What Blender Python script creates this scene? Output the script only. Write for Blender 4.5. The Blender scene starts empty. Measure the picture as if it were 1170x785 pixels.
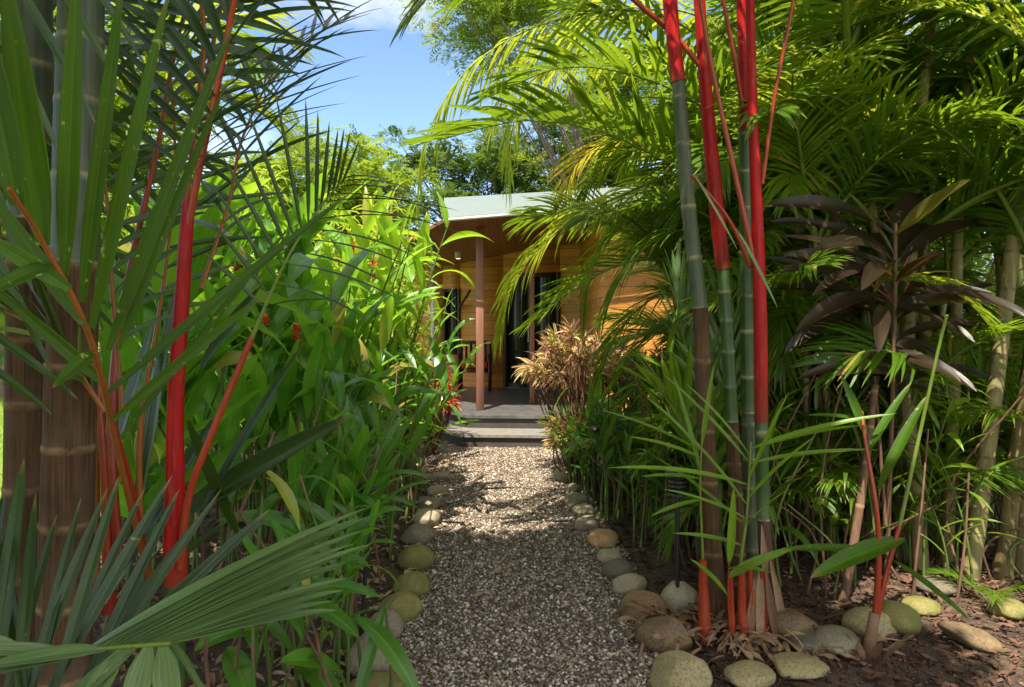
import bpy, math, random
import numpy as np
from mathutils import Vector, Matrix

random.seed(7)
RNG = np.random.default_rng(11)
R = math.radians
sc = bpy.context.scene
COL = sc.collection
F, CX, CY, CAMZ = 780.0, 585.0, 372.0, 1.5


def P(px, py, Y):
    return np.array([(px - CX) / F * Y, Y, CAMZ - (py - CY) / F * Y])


def G(px, py):
    Y = CAMZ * F / (py - CY)
    return np.array([(px - CX) / F * Y, Y, 0.0])


def nrm(v):
    v = np.asarray(v, float)
    n = np.linalg.norm(v, axis=-1, keepdims=True)
    return v / np.maximum(n, 1e-9)


# ------------------------------------------------------------------ mesh bag
class MB:
    def __init__(s):
        s.v, s.f, s.m, s.a, s.n = [], [], [], [], 0

    def add(s, verts, faces, mat=0, lu=0.5, lv=0.0, tint=0.5):
        verts = np.asarray(verts, float).reshape(-1, 3)
        k = len(verts)
        s.v.append(verts)
        a = np.empty((k, 3))
        a[:, 0], a[:, 1], a[:, 2] = lu, lv, tint
        s.a.append(a)
        faces = np.asarray(faces, int)
        s.f.append(faces + s.n)
        s.m.append(np.full(len(faces), mat))
        s.n += k

    def mesh(s, name, mats, off=(0, 0, 0), smooth=True):
        v = np.concatenate(s.v) - np.asarray(off)
        me = bpy.data.meshes.new(name)
        q = [f for f in s.f]
        nl = sum(f.size for f in q)
        nf = sum(len(f) for f in q)
        me.vertices.add(len(v))
        me.vertices.foreach_set('co', v.ravel())
        me.loops.add(nl)
        me.loops.foreach_set('vertex_index', np.concatenate([f.ravel() for f in q]))
        tot = np.concatenate([np.full(len(f), f.shape[1]) for f in q])
        st = np.concatenate([[0], np.cumsum(tot)[:-1]])
        me.polygons.add(nf)
        me.polygons.foreach_set('loop_start', st)
        me.polygons.foreach_set('material_index', np.concatenate(s.m))
        me.update(calc_edges=True)
        me.validate()
        a = np.concatenate(s.a)
        for i, nm in enumerate(('lu', 'lv', 'tint')):
            at = me.attributes.new(nm, 'FLOAT', 'POINT')
            at.data.foreach_set('value', a[:, i].copy())
        if smooth:
            me.polygons.foreach_set('use_smooth', np.ones(nf, bool))
        for m in (mats if isinstance(mats, (list, tuple)) else [mats]):
            me.materials.append(m)
        return me


OFF = {}


def tag(o, label, cat, group=None, kind=None):
    if label:
        o['label'] = label
    if cat:
        o['category'] = cat
    if group:
        o['group'] = group
    if kind:
        o['kind'] = kind
    return o


def thing(name, label, cat, loc=(0, 0, 0), group=None):
    o = bpy.data.objects.new(name, None)
    o.empty_display_size = 0.1
    o.location = tuple(float(x) for x in loc)
    COL.objects.link(o)
    OFF[o] = np.array(loc, float)
    return tag(o, label, cat, group)


def part(name, mb, mats, parent, smooth=True, label=None):
    """mesh given in world coordinates, linked under its thing (or part)"""
    off = OFF[parent]
    o = bpy.data.objects.new(name, mb.mesh(name, mats, off, smooth))
    COL.objects.link(o)
    o.parent = parent
    OFF[o] = off
    if label:
        o['label'] = label
    return o


def solo(name, mb, mats, label=None, cat=None, group=None, kind=None, loc=(0, 0, 0), smooth=True):
    o = bpy.data.objects.new(name, mb.mesh(name, mats, loc, smooth))
    o.location = tuple(float(x) for x in loc)
    COL.objects.link(o)
    return tag(o, label, cat, group, kind)


def copy_tree(o, parent=None):
    c = o.copy()
    COL.objects.link(c)
    if parent:
        c.parent = parent
    for ch in o.children:
        copy_tree(ch, c)
    return c


# ------------------------------------------------------------------ shapes
def curve(pts, n):
    p = np.asarray(pts, float)
    if len(p) == 2:
        t = np.linspace(0, 1, n)[:, None]
        return p[0] * (1 - t) + p[1] * t
    q = np.vstack([2 * p[0] - p[1], p, 2 * p[-1] - p[-2]])
    d = np.linalg.norm(np.diff(p, axis=0), axis=1)
    cum = np.concatenate([[0], np.cumsum(d)])
    ts = np.linspace(0, cum[-1], n)
    out = []
    for t in ts:
        i = min(int(np.searchsorted(cum, t, side='right') - 1), len(p) - 2)
        u = (t - cum[i]) / d[i]
        a, b, c, e = q[i], q[i + 1], q[i + 2], q[i + 3]
        out.append(0.5 * ((2 * b) + (c - a) * u + (2 * a - 5 * b + 4 * c - e) * u * u + (3 * b - a - 3 * c + e) * u ** 3))
    return np.array(out)


def tangents(p):
    return nrm(np.gradient(p, axis=0))


def tube(mb, pts, rad, sides=8, mat=0, tint=0.5, lv=None, cap=True, flat=1.0):
    p = np.asarray(pts, float)
    n = len(p)
    r = np.broadcast_to(np.asarray(rad, float), (n,))
    T = tangents(p)
    ref = np.array([1.0, 0, 0]) if abs(T[0][0]) < 0.8 else np.array([0, 1.0, 0])
    A = np.empty((n, 3))
    a = nrm(ref - T[0] * (ref @ T[0]))
    for i in range(n):
        a = nrm(a - T[i] * (a @ T[i]))
        A[i] = a
    B = np.cross(T, A)
    th = np.linspace(0, 2 * np.pi, sides, endpoint=False)
    v = p[:, None] + r[:, None, None] * (np.cos(th)[None, :, None] * A[:, None] + flat * np.sin(th)[None, :, None] * B[:, None])
    i, j = np.meshgrid(np.arange(n - 1), np.arange(sides), indexing='ij')
    j2 = (j + 1) % sides
    f = np.stack([i * sides + j, i * sides + j2, (i + 1) * sides + j2, (i + 1) * sides + j], -1).reshape(-1, 4)
    if lv is None:
        lv = np.linspace(0, 1, n)
    lvv = np.repeat(np.broadcast_to(lv, (n,)), sides)
    tt = np.repeat(np.broadcast_to(tint, (n,)), sides)
    mb.add(v, f, mat, np.tile(th / (2 * np.pi), n), lvv, tt)
    if cap:
        for k, idx in ((0, np.arange(sides)[::-1]), (n - 1, np.arange(sides))):
            mb.add(np.vstack([v[k], p[k]]), [[idx[q], idx[(q + 1) % sides], sides] for q in range(sides)], mat, 0.5, lvv[k * sides], tt[k * sides])


def ringed(mb, pts, r0, r1, spacing, sides=12, mat=0, bump=1.08, base_flare=1.0, seed=0):
    """palm stem: 'tint' is 1 on the leaf scar rings and 0 between"""
    rg = np.random.default_rng(seed)
    c = curve(pts, 160)
    L = np.concatenate([[0], np.cumsum(np.linalg.norm(np.diff(c, axis=0), axis=1))])
    s, rows = 0.0, []
    while s < L[-1]:
        rows += [(s, 1.0, bump), (s + 0.006, 1.0, bump * 0.995), (s + 0.012, 0.15, 1.0)]
        nx = s + spacing * rg.uniform(0.8, 1.2)
        for k in (0.35, 0.7, 0.93):
            rows.append((s + (nx - s) * k, 0.0, 1.0 + 0.02 * k))
        s = nx
    rows = [x for x in rows if x[0] < L[-1] - .002] + [(L[-1], 0.0, 1.0)]
    S = np.array([x[0] for x in rows])
    pos = np.stack([np.interp(S, L, c[:, k]) for k in range(3)], 1)
    u = S / L[-1]
    rad = (r0 + (r1 - r0) * u) * np.array([x[2] for x in rows])
    rad *= 1 + (base_flare - 1) * np.exp(-u * 14)
    tube(mb, pos, rad, sides, mat, np.array([x[1] for x in rows]), S)


def blades(mb, O, D, N, L, W, seg=6, cross=3, grav=0.3, fold=0.25, peak=0.35, mat=0, tint=None, seed=0, wave=0.0, twist=0.0, blunt=0.6, base=0.12, pleat=0.0):
    """many leaf blades at once. O origin, D direction, N upper normal, L length, W half width (arrays)"""
    rg = np.random.default_rng(seed)
    O, D, N = np.asarray(O, float), nrm(D), np.asarray(N, float)
    k = len(O)
    L = np.broadcast_to(np.asarray(L, float), (k,))
    W = np.broadcast_to(np.asarray(W, float), (k,))
    grav = np.broadcast_to(np.asarray(grav, float), (k,))
    if tint is None:
        tint = rg.random(k)
    tint = np.broadcast_to(tint, (k,))
    tw = rg.normal(0, 1, k) * twist
    ph = rg.uniform(0, 6.28, k)
    d, p = D.copy(), O.copy()
    V = np.empty((k, seg + 1, cross, 3))
    us = np.linspace(-1, 1, cross)
    prevN = N - d * (N * d).sum(1, keepdims=True)
    prevN = nrm(prevN)
    for i in range(seg + 1):
        t = i / seg
        n = nrm(prevN - d * (prevN * d).sum(1, keepdims=True))
        if twist:
            s0 = np.cross(d, n)
            n = nrm(n + s0 * (tw / seg)[:, None])
        prevN = n
        s = np.cross(d, n)
        prof = ((t / peak) if t < peak else (1 - t) / (1 - peak))
        prof = max(prof, 0.0)
        prof = math.sin(prof * math.pi / 2) ** blunt
        prof = max(prof, base if t < peak else 0.015)
        w = W * prof
        wv = wave * W * np.sin(ph + t * 9.0)
        for j, u in enumerate(us):
            pz = pleat * (1 if j % 2 else -1)
            V[:, i, j] = p + s * (u * w)[:, None] + n * ((fold * abs(u) * w) + pz * w + wv * abs(u) * (1 if u > 0 else -1))[:, None]
        p = p + d * (L / seg)[:, None]
        d = d.copy()
        d[:, 2] -= grav / seg * 1.6
        d = nrm(d)
    rows = (seg + 1) * cross
    ii, jj = np.meshgrid(np.arange(seg), np.arange(cross - 1), indexing='ij')
    f = np.stack([ii * cross + jj, ii * cross + jj + 1, (ii + 1) * cross + jj + 1, (ii + 1) * cross + jj], -1).reshape(-1, 4)
    f = (f[None] + (np.arange(k) * rows)[:, None, None]).reshape(-1, 4)
    lu = np.tile(us * 0.5 + 0.5, k * (seg + 1))
    lv = np.tile(np.repeat(np.linspace(0, 1, seg + 1), cross), k)
    mb.add(V.reshape(-1, 3), f, mat, lu, lv, np.repeat(tint, rows))


def frond_blades(mb, spine, n, L, W, start=0.25, a0=70, a1=22, vee=20, grav=0.35, mat=0, seed=0, seg=6, cross=3, roll=0.0,
                 jitter=6, sides=(1, -1), prof=None, fold=0.3, peak=0.3, heading=None, endlen=0.45, clump=0.0):
    """leaflets of a pinnate palm frond along a spine polyline"""
    rg = np.random.default_rng(seed)
    sp = np.asarray(spine, float)
    Tn = tangents(sp)
    Lc = np.concatenate([[0], np.cumsum(np.linalg.norm(np.diff(sp, axis=0), axis=1))])
    h = sp[-1] - sp[0] if heading is None else np.asarray(heading, float)
    S0 = np.cross([0, 0, 1.0], h)
    if np.linalg.norm(S0) < 1e-3:
        S0 = np.array([1.0, 0, 0])
    S0 = nrm(S0)
    Os, Ds, Ns, Ls, Ws = [], [], [], [], []
    for sd in sides:
        for i in range(n):
            t = (i + 0.5 * (sd > 0)) / n
            s = start + (1 - start) * (t * 0.985 + 0.01)
            x = s * Lc[-1]
            o = np.array([np.interp(x, Lc, sp[:, k]) for k in range(3)])
            T = nrm(np.array([np.interp(x, Lc, Tn[:, k]) for k in range(3)]))
            S = nrm(S0 - T * (S0 @ T))
            U = np.cross(T, S)
            if roll:
                c, q = math.cos(roll), math.sin(roll)
                S, U = S * c + U * q, U * c - S * q
            a = R(a0 + (a1 - a0) * t + rg.normal(0, jitter))
            v = R(vee + rg.normal(0, jitter))
            if clump:
                v += R(clump) * (1 if rg.random() > 0.5 else -1)
            lat = S * sd * math.cos(v) + U * math.sin(v)
            d = T * math.cos(a) + lat * math.sin(a)
            nn = U * math.cos(v) - S * sd * math.sin(v)
            pr = (0.55 + 0.45 * min(1, t / 0.22)) * (1 - (1 - endlen) * max(0, (t - 0.5) / 0.5) ** 1.4) if prof is None else prof(t)
            Os.append(o); Ds.append(d); Ns.append(nn)
            Ls.append(L * pr * rg.uniform(0.9, 1.08)); Ws.append(W * (0.75 + 0.25 * pr) * rg.uniform(0.85, 1.1))
    k = len(Os)
    blades(mb, np.array(Os), np.array(Ds), np.array(Ns), np.array(Ls), np.array(Ws), seg, cross, grav * rg.uniform(0.5, 1.5, k), fold, peak, mat,
           seed=seed + 1, base=0.35)


def box(mb, lo, hi, mat=0, tint=0.5):
    x0, y0, z0 = lo
    x1, y1, z1 = hi
    v = [(x0, y0, z0), (x1, y0, z0), (x1, y1, z0), (x0, y1, z0), (x0, y0, z1), (x1, y0, z1), (x1, y1, z1), (x0, y1, z1)]
    mb.add(v, [(0, 3, 2, 1), (4, 5, 6, 7), (0, 1, 5, 4), (1, 2, 6, 5), (2, 3, 7, 6), (3, 0, 4, 7)], mat, 0.5, 0, tint)


def prism(mb, poly, z0, z1, mat=0):
    """vertical prism over an xy polygon (counter-clockwise); z1 may be a list"""
    n = len(poly)
    z1 = [z1] * n if np.isscalar(z1) else z1
    z0 = [z0] * n if np.isscalar(z0) else z0
    v = [(p[0], p[1], z0[i]) for i, p in enumerate(poly)] + [(p[0], p[1], z1[i]) for i, p in enumerate(poly)]
    mb.add(v, [[(i + 1) % n, i, i + n, (i + 1) % n + n][::-1] for i in range(n)], mat)
    mb.add(v, [list(range(n))[::-1]], mat)
    mb.add(v, [[i + n for i in range(n)]], mat)


# ------------------------------------------------------------------ materials
def newmat(name):
    m = bpy.data.materials.new(name)
    m.use_nodes = True
    nt = m.node_tree
    nt.nodes.clear()
    out = nt.nodes.new('ShaderNodeOutputMaterial')
    return m, nt, out


def N_(nt, typ, **kw):
    n = nt.nodes.new(typ)
    for k, v in kw.items():
        setattr(n, k, v)
    return n


def mathn(nt, op, a, b=None, c=None, clamp=False):
    n = N_(nt, 'ShaderNodeMath', operation=op, use_clamp=clamp)
    for i, x in enumerate((a, b, c)):
        if x is None:
            continue
        if isinstance(x, (int, float)):
            n.inputs[i].default_value = x
        else:
            nt.links.new(x, n.inputs[i])
    return n.outputs[0]


def mix(nt, fac, a, b, blend='MIX'):
    n = N_(nt, 'ShaderNodeMix', data_type='RGBA', blend_type=blend)
    for sock, x in ((n.inputs[0], fac), (n.inputs[6], a), (n.inputs[7], b)):
        if isinstance(x, (int, float)):
            sock.default_value = x
        elif isinstance(x, (tuple, list)):
            sock.default_value = (*x[:3], 1)
        else:
            nt.links.new(x, sock)
    return n.outputs[2]


def attr(nt, nm):
    return N_(nt, 'ShaderNodeAttribute', attribute_name=nm).outputs['Fac']


def noise(nt, scale, detail=3, vec=None, rough=0.55):
    n = N_(nt, 'ShaderNodeTexNoise')
    n.inputs['Scale'].default_value = scale
    n.inputs['Detail'].default_value = detail
    n.inputs['Roughness'].default_value = rough
    if vec is not None:
        nt.links.new(vec, n.inputs['Vector'])
    return n.outputs['Fac']


def coords(nt, scale=(1, 1, 1), kind='Object'):
    tc = N_(nt, 'ShaderNodeTexCoord')
    mp = N_(nt, 'ShaderNodeMapping')
    mp.inputs['Scale'].default_value = scale
    nt.links.new(tc.outputs[kind], mp.inputs['Vector'])
    return mp.outputs['Vector']


def ramp(nt, fac, stops):
    n = N_(nt, 'ShaderNodeValToRGB')
    el = n.color_ramp.elements
    while len(el) < len(stops):
        el.new(0.5)
    for e, (p, c) in zip(el, stops):
        e.position = p
        e.color = (*c, 1)
    nt.links.new(fac, n.inputs[0])
    return n.outputs[0]


def bump(nt, h, strength, dist=0.01):
    b = N_(nt, 'ShaderNodeBump')
    b.inputs['Strength'].default_value = strength
    b.inputs['Distance'].default_value = dist
    nt.links.new(h, b.inputs['Height'])
    return b.outputs['Normal']


def leafmat(name, dark, light, trans, rough=0.4, tr=0.35, veins=14.0, vein_amt=0.25, rib=0.5, tip=None, tipc=(0.25, 0.16, 0.05), spots=0.0, under=None, spec=0.4, side_veins=0.0):
    m, nt, out = newmat(name)
    L = nt.links
    ti, lu, lv = attr(nt, 'tint'), attr(nt, 'lu'), attr(nt, 'lv')
    rnd = N_(nt, 'ShaderNodeObjectInfo').outputs['Random']
    f = mathn(nt, 'MULTIPLY_ADD', rnd, 0.45, mathn(nt, 'MULTIPLY', ti, 0.55))
    c = mix(nt, f, dark, light)
    old = mathn(nt, 'GREATER_THAN', ti, 2.0 if name.startswith('palm') else 0.968)
    c = mix(nt, mathn(nt, 'MULTIPLY', old, 0.8), c, (0.34, 0.24, 0.05))
    # long fibres along the blade
    v = mathn(nt, 'SINE', mathn(nt, 'MULTIPLY', lu, veins * 6.283))
    cb = N_(nt, 'ShaderNodeCombineXYZ')
    L.new(mathn(nt, 'MULTIPLY', lu, veins * 2), cb.inputs[0])
    L.new(mathn(nt, 'MULTIPLY', lv, 1.5), cb.inputs[1])
    L.new(mathn(nt, 'MULTIPLY', ti, 40), cb.inputs[2])
    fib = noise(nt, 1.0, 2, cb.outputs[0])
    val = mathn(nt, 'ADD', mathn(nt, 'MULTIPLY', fib, 2 * vein_amt), 1 - vein_amt)
    if side_veins:
        # slanted side veins of broad leaves
        ab = mathn(nt, 'ABSOLUTE', mathn(nt, 'SUBTRACT', lu, 0.5))
        w = mathn(nt, 'SINE', mathn(nt, 'MULTIPLY', mathn(nt, 'SUBTRACT', lv, mathn(nt, 'MULTIPLY', ab, 0.45)), side_veins))
        sv = mathn(nt, 'MULTIPLY', mathn(nt, 'POWER', mathn(nt, 'ABSOLUTE', w), 6.0), 0.16)
        val = mathn(nt, 'ADD', val, sv)
    pn = noise(nt, 7.0, 3, coords(nt))
    val = mathn(nt, 'MULTIPLY', val, mathn(nt, 'MULTIPLY_ADD', pn, 0.7, 0.65))
    cv = N_(nt, 'ShaderNodeVectorMath', operation='SCALE')
    L.new(c, cv.inputs[0])
    L.new(val, cv.inputs['Scale'])
    c = cv.outputs[0]
    # pale midrib
    ribf = mathn(nt, 'SUBTRACT', 1.0, mathn(nt, 'MULTIPLY', mathn(nt, 'ABSOLUTE', mathn(nt, 'SUBTRACT', lu, 0.5)), 14.0), clamp=True)
    c = mix(nt, mathn(nt, 'MULTIPLY', ribf, rib), c, tuple(min(1, x * 2.2) for x in light))
    if spots:
        sp = noise(nt, 60.0, 2, coords(nt))
        sf = mathn(nt, 'MULTIPLY', mathn(nt, 'SUBTRACT', sp, 0.68, clamp=True), 10.0 * spots, clamp=True)
        c = mix(nt, sf, c, (0.32, 0.36, 0.08))
    if tip:
        tf = mathn(nt, 'MULTIPLY', mathn(nt, 'SUBTRACT', mathn(nt, 'ADD', lv, mathn(nt, 'MULTIPLY', pn, 0.1)), tip, clamp=True), 9.0, clamp=True)
        c = mix(nt, tf, c, tipc)
    if under:
        bf = N_(nt, 'ShaderNodeNewGeometry').outputs['Backfacing']
        c = mix(nt, bf, c, under)
    pb = N_(nt, 'ShaderNodeBsdfPrincipled')
    L.new(c, pb.inputs['Base Color'])
    pb.inputs['Roughness'].default_value = rough
    pb.inputs['Specular IOR Level'].default_value = spec
    L.new(bump(nt, fib, 0.25, 0.004), pb.inputs['Normal'])
    tl = N_(nt, 'ShaderNodeBsdfTranslucent')
    tc = N_(nt, 'ShaderNodeVectorMath', operation='SCALE')
    tc.inputs[0].default_value = trans
    L.new(val, tc.inputs['Scale'])
    L.new(tc.outputs[0], tl.inputs['Color'])
    ms = N_(nt, 'ShaderNodeMixShader')
    ms.inputs[0].default_value = tr
    L.new(pb.outputs[0], ms.inputs[1])
    L.new(tl.outputs[0], ms.inputs[2])
    L.new(ms.outputs[0], out.inputs[0])
    return m


def plain(name, col, rough=0.6, nscale=8.0, var=0.35, col2=None, stretch=(1, 1, 1), bmp=0.2, spec=0.4, metal=0.0, bdist=0.005):
    m, nt, out = newmat(name)
    v = noise(nt, nscale, 5, coords(nt, stretch))
    c2 = col2 or tuple(x * (1 - var) for x in col)
    c = ramp(nt, v, [(0.3, c2), (0.7, col)])
    pb = N_(nt, 'ShaderNodeBsdfPrincipled')
    nt.links.new(c, pb.inputs['Base Color'])
    pb.inputs['Roughness'].default_value = rough
    pb.inputs['Metallic'].default_value = metal
    pb.inputs['Specular IOR Level'].default_value = spec
    if bmp:
        nt.links.new(bump(nt, v, bmp, bdist), pb.inputs['Normal'])
    nt.links.new(pb.outputs[0], out.inputs[0])
    return m


def stemmat(name, col, col2, ring, rough=0.5, fibre=60.0, spec=0.4, patch=None):
    m, nt, out = newmat(name)
    f = noise(nt, 1.0, 4, coords(nt, (fibre, fibre, 3.0)), 0.65)
    c = ramp(nt, f, [(0.3, col2), (0.68, col)])
    if patch:
        p = noise(nt, 9.0, 4, coords(nt, (1, 1, 0.6)))
        c = mix(nt, ramp(nt, p, [(0.5, (0, 0, 0)), (0.66, (1, 1, 1))]), c, patch)
    rn = ramp(nt, noise(nt, 26, 3, coords(nt)), [(0.36, (0.1, 0.1, 0.1)), (0.62, (1, 1, 1))])
    c = mix(nt, mathn(nt, 'MULTIPLY', attr(nt, 'tint'), rn), c, ring)
    st = noise(nt, 5, 5, coords(nt))
    c = mix(nt, mathn(nt, 'MULTIPLY', ramp(nt, st, [(0.5, (0, 0, 0)), (0.7, (1, 1, 1))]), 0.4), c, tuple(x * 0.5 for x in col2))
    if name.startswith('red_crown'):
        sc_f = noise(nt, 1.0, 5, coords(nt, (55, 55, 9)), 0.7)
        c = mix(nt, mathn(nt, 'MULTIPLY', ramp(nt, sc_f, [(0.56, (0, 0, 0)), (0.72, (1, 1, 1))]), 0.75), c, (0.30, 0.075, 0.045))
        lvn = attr(nt, 'lv')
        c = mix(nt, mathn(nt, 'MULTIPLY', mathn(nt, 'SUBTRACT', 0.12, lvn, clamp=True), 5.0, clamp=True), c, (0.13, 0.035, 0.014))
    pb = N_(nt, 'ShaderNodeBsdfPrincipled')
    nt.links.new(c, pb.inputs['Base Color'])
    pb.inputs['Roughness'].default_value = rough
    pb.inputs['Specular IOR Level'].default_value = spec
    nt.links.new(bump(nt, f, 0.35, 0.003), pb.inputs['Normal'])
    nt.links.new(pb.outputs[0], out.inputs[0])
    return m


M = {}
M['palm_dark'] = leafmat('palm_leaf_dark', (0.012, 0.032, 0.006), (0.036, 0.075, 0.012), (0.14, 0.24, 0.015), 0.3, 0.22, 6, 0.45, 0.35, tip=0.96, spots=0.5, spec=0.5)
M['palm_mid'] = leafmat('palm_leaf_mid', (0.030, 0.075, 0.006), (0.085, 0.155, 0.012), (0.30, 0.42, 0.02), 0.32, 0.32, 6, 0.45, 0.3, tip=0.93, spots=1.0, spec=0.45)
M['palm_speck'] = leafmat('palm_leaf_speckled', (0.020, 0.058, 0.004), (0.048, 0.115, 0.007), (0.26, 0.40, 0.012), 0.36, 0.28, 6, 0.45, 0.3, tip=0.95, spots=1.6, spec=0.25)
M['palm_fresh'] = leafmat('palm_leaf_fresh', (0.07, 0.16, 0.012), (0.15, 0.26, 0.02), (0.42, 0.60, 0.03), 0.32, 0.36, 5, 0.35, 0.4, spec=0.5)
M['palm_blue'] = leafmat('palm_leaf_greyish', (0.065, 0.125, 0.035), (0.135, 0.21, 0.07), (0.16, 0.28, 0.03), 0.27, 0.2, 6, 0.5, 0.3, spec=0.7)
M['areca'] = leafmat('areca_leaf', (0.030, 0.085, 0.008), (0.11, 0.20, 0.016), (0.32, 0.48, 0.02), 0.34, 0.4, 5, 0.2, 0.25, tip=0.95)
M['areca_yellow'] = leafmat('areca_leaf_yellowing', (0.10, 0.20, 0.010), (0.24, 0.32, 0.02), (0.55, 0.62, 0.04), 0.4, 0.45, 5, 0.2, 0.25, tip=0.9)
M['areca_gold'] = leafmat('areca_leaf_gold', (0.30, 0.24, 0.012), (0.45, 0.36, 0.03), (0.75, 0.62, 0.05), 0.4, 0.45, 5, 0.2, 0.25, tip=0.85)
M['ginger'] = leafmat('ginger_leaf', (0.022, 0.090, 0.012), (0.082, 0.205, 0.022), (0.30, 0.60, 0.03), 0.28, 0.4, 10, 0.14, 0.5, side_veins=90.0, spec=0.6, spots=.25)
M['ginger_lit'] = leafmat('ginger_leaf_sunlit', (0.085, 0.22, 0.012), (0.20, 0.35, 0.02), (0.5, 0.78, 0.04), 0.3, 0.42, 10, 0.12, 0.5, side_veins=90.0)  # sunlit copy of the ginger leaf, brightness put into its colours
M['dracaena'] = leafmat('dracaena_leaf', (0.13, 0.24, 0.012), (0.27, 0.37, 0.03), (0.55, 0.68, 0.05), 0.36, 0.4, 6, 0.2, 0.3, tip=0.94)
M['shrub'] = leafmat('low_shrub_leaf', (0.025, 0.09, 0.015), (0.085, 0.20, 0.035), (0.22, 0.45, 0.04), 0.35, 0.33, 8, 0.15, 0.4, side_veins=60.0)
M['cordyline'] = leafmat('cordyline_leaf', (0.012, 0.010, 0.006), (0.032, 0.020, 0.012), (0.20, 0.08, 0.02), 0.34, 0.22, 10, 0.3, 0.25, spec=0.45, under=(0.040, 0.017, 0.012))
M['cord_new'] = leafmat('cordyline_leaf_young', (0.05, 0.055, 0.010), (0.09, 0.07, 0.012), (0.40, 0.32, 0.02), 0.3, 0.3, 10, 0.2, 0.3)
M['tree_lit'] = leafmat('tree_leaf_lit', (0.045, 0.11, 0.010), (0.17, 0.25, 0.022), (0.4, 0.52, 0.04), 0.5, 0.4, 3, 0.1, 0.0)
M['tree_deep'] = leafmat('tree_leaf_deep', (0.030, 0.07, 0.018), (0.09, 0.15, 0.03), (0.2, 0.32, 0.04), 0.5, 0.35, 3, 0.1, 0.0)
M['grass'] = leafmat('lawn_grass_blade', (0.09, 0.17, 0.012), (0.20, 0.28, 0.025), (0.35, 0.5, 0.04), 0.5, 0.3, 2, 0.1, 0.0)


def tintmat(name, stops, rough=0.5, tr=0.25, spec=0.35, bs=25.0):
    m, nt, out = newmat(name)
    c = ramp(nt, attr(nt, 'tint'), stops)
    v = noise(nt, bs, 4, coords(nt))
    cv = N_(nt, 'ShaderNodeVectorMath', operation='SCALE')
    nt.links.new(c, cv.inputs[0])
    nt.links.new(mathn(nt, 'MULTIPLY_ADD', v, 0.9, 0.55), cv.inputs['Scale'])
    pb = N_(nt, 'ShaderNodeBsdfPrincipled')
    nt.links.new(cv.outputs[0], pb.inputs['Base Color'])
    pb.inputs['Roughness'].default_value = rough
    pb.inputs['Specular IOR Level'].default_value = spec
    nt.links.new(bump(nt, v, 0.3, 0.004), pb.inputs['Normal'])
    if tr:
        tl = N_(nt, 'ShaderNodeBsdfTranslucent')
        nt.links.new(cv.outputs[0], tl.inputs['Color'])
        ms = N_(nt, 'ShaderNodeMixShader')
        ms.inputs[0].default_value = tr
        nt.links.new(pb.outputs[0], ms.inputs[1])
        nt.links.new(tl.outputs[0], ms.inputs[2])
        nt.links.new(ms.outputs[0], out.inputs[0])
    else:
        nt.links.new(pb.outputs[0], out.inputs[0])
    return m


M['croton'] = tintmat('croton_leaf', [(0.0, (0.14, 0.05, 0.035)), (0.3, (0.42, 0.19, 0.12)), (0.5, (0.60, 0.36, 0.22)), (0.72, (0.62, 0.46, 0.12)), (0.85, (0.26, 0.34, 0.05))])
M['ixora'] = tintmat('orange_red_leaf', [(0.0, (0.40, 0.06, 0.02)), (0.5, (0.60, 0.12, 0.04)), (1.0, (0.65, 0.22, 0.10))])
M['flower'] = tintmat('flower_red', [(0.0, (0.60, 0.05, 0.02)), (0.6, (0.75, 0.12, 0.03)), (1.0, (0.80, 0.28, 0.05))])
M['litter'] = tintmat('leaf_litter', [(0.0, (0.045, 0.022, 0.014)), (0.35, (0.12, 0.06, 0.038)), (0.65, (0.24, 0.135, 0.085)), (0.9, (0.36, 0.24, 0.15)), (1.0, (0.48, 0.34, 0.2))], 0.75, 0.1)
M['husk'] = tintmat('dry_husk', [(0.0, (0.09, 0.045, 0.024)), (0.5, (0.22, 0.125, 0.07)), (1.0, (0.38, 0.25, 0.15))], 0.7, 0.12)
M['pebble'] = tintmat('gravel_pebble', [(0.0, (0.035, 0.027, 0.021)), (0.3, (0.13, 0.099, 0.074)), (0.55, (0.29, 0.228, 0.176)), (0.8, (0.50, 0.42, 0.335)), (1.0, (0.84, 0.76, 0.66))], 0.7, 0.0, 0.3, 120.0)

M['red'] = stemmat('red_crownshaft', (0.44, 0.004, 0.005), (0.20, 0.002, 0.003), (0.42, 0.06, 0.04), 0.42, 60, 0.22, patch=(0.30, 0.004, 0.006))
M['petiole'] = stemmat('red_petiole', (0.34, 0.045, 0.010), (0.24, 0.018, 0.006), (0.5, 0.1, 0.03), 0.35, 90, 0.5)
M['rachis_orange'] = stemmat('orange_rachis', (0.33, 0.09, 0.018), (0.20, 0.075, 0.015), (0.3, 0.12, 0.03), 0.4, 90, 0.4)
M['rachis_green'] = stemmat('green_rachis', (0.17, 0.22, 0.03), (0.09, 0.15, 0.02), (0.2, 0.24, 0.05), 0.4, 90, 0.4)
M['cane_green'] = stemmat('green_cane', (0.045, 0.095, 0.018), (0.020, 0.05, 0.010), (0.28, 0.25, 0.13), 0.38, 70, 0.45)
M['cane_grey'] = stemmat('grey_cane', (0.085, 0.10, 0.05), (0.03, 0.045, 0.022), (0.26, 0.21, 0.11), 0.5, 70, 0.4)
M['bark'] = stemmat('brown_palm_bark', (0.125, 0.066, 0.032), (0.030, 0.016, 0.009), (0.22, 0.14, 0.075), 0.85, 140, 0.2, patch=(0.085, 0.055, 0.03))
M['areca_stem'] = stemmat('areca_stem', (0.28, 0.21, 0.09), (0.085, 0.065, 0.025), (0.09, 0.06, 0.03), 0.65, 45, 0.25, patch=(0.12, 0.11, 0.04))
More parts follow.
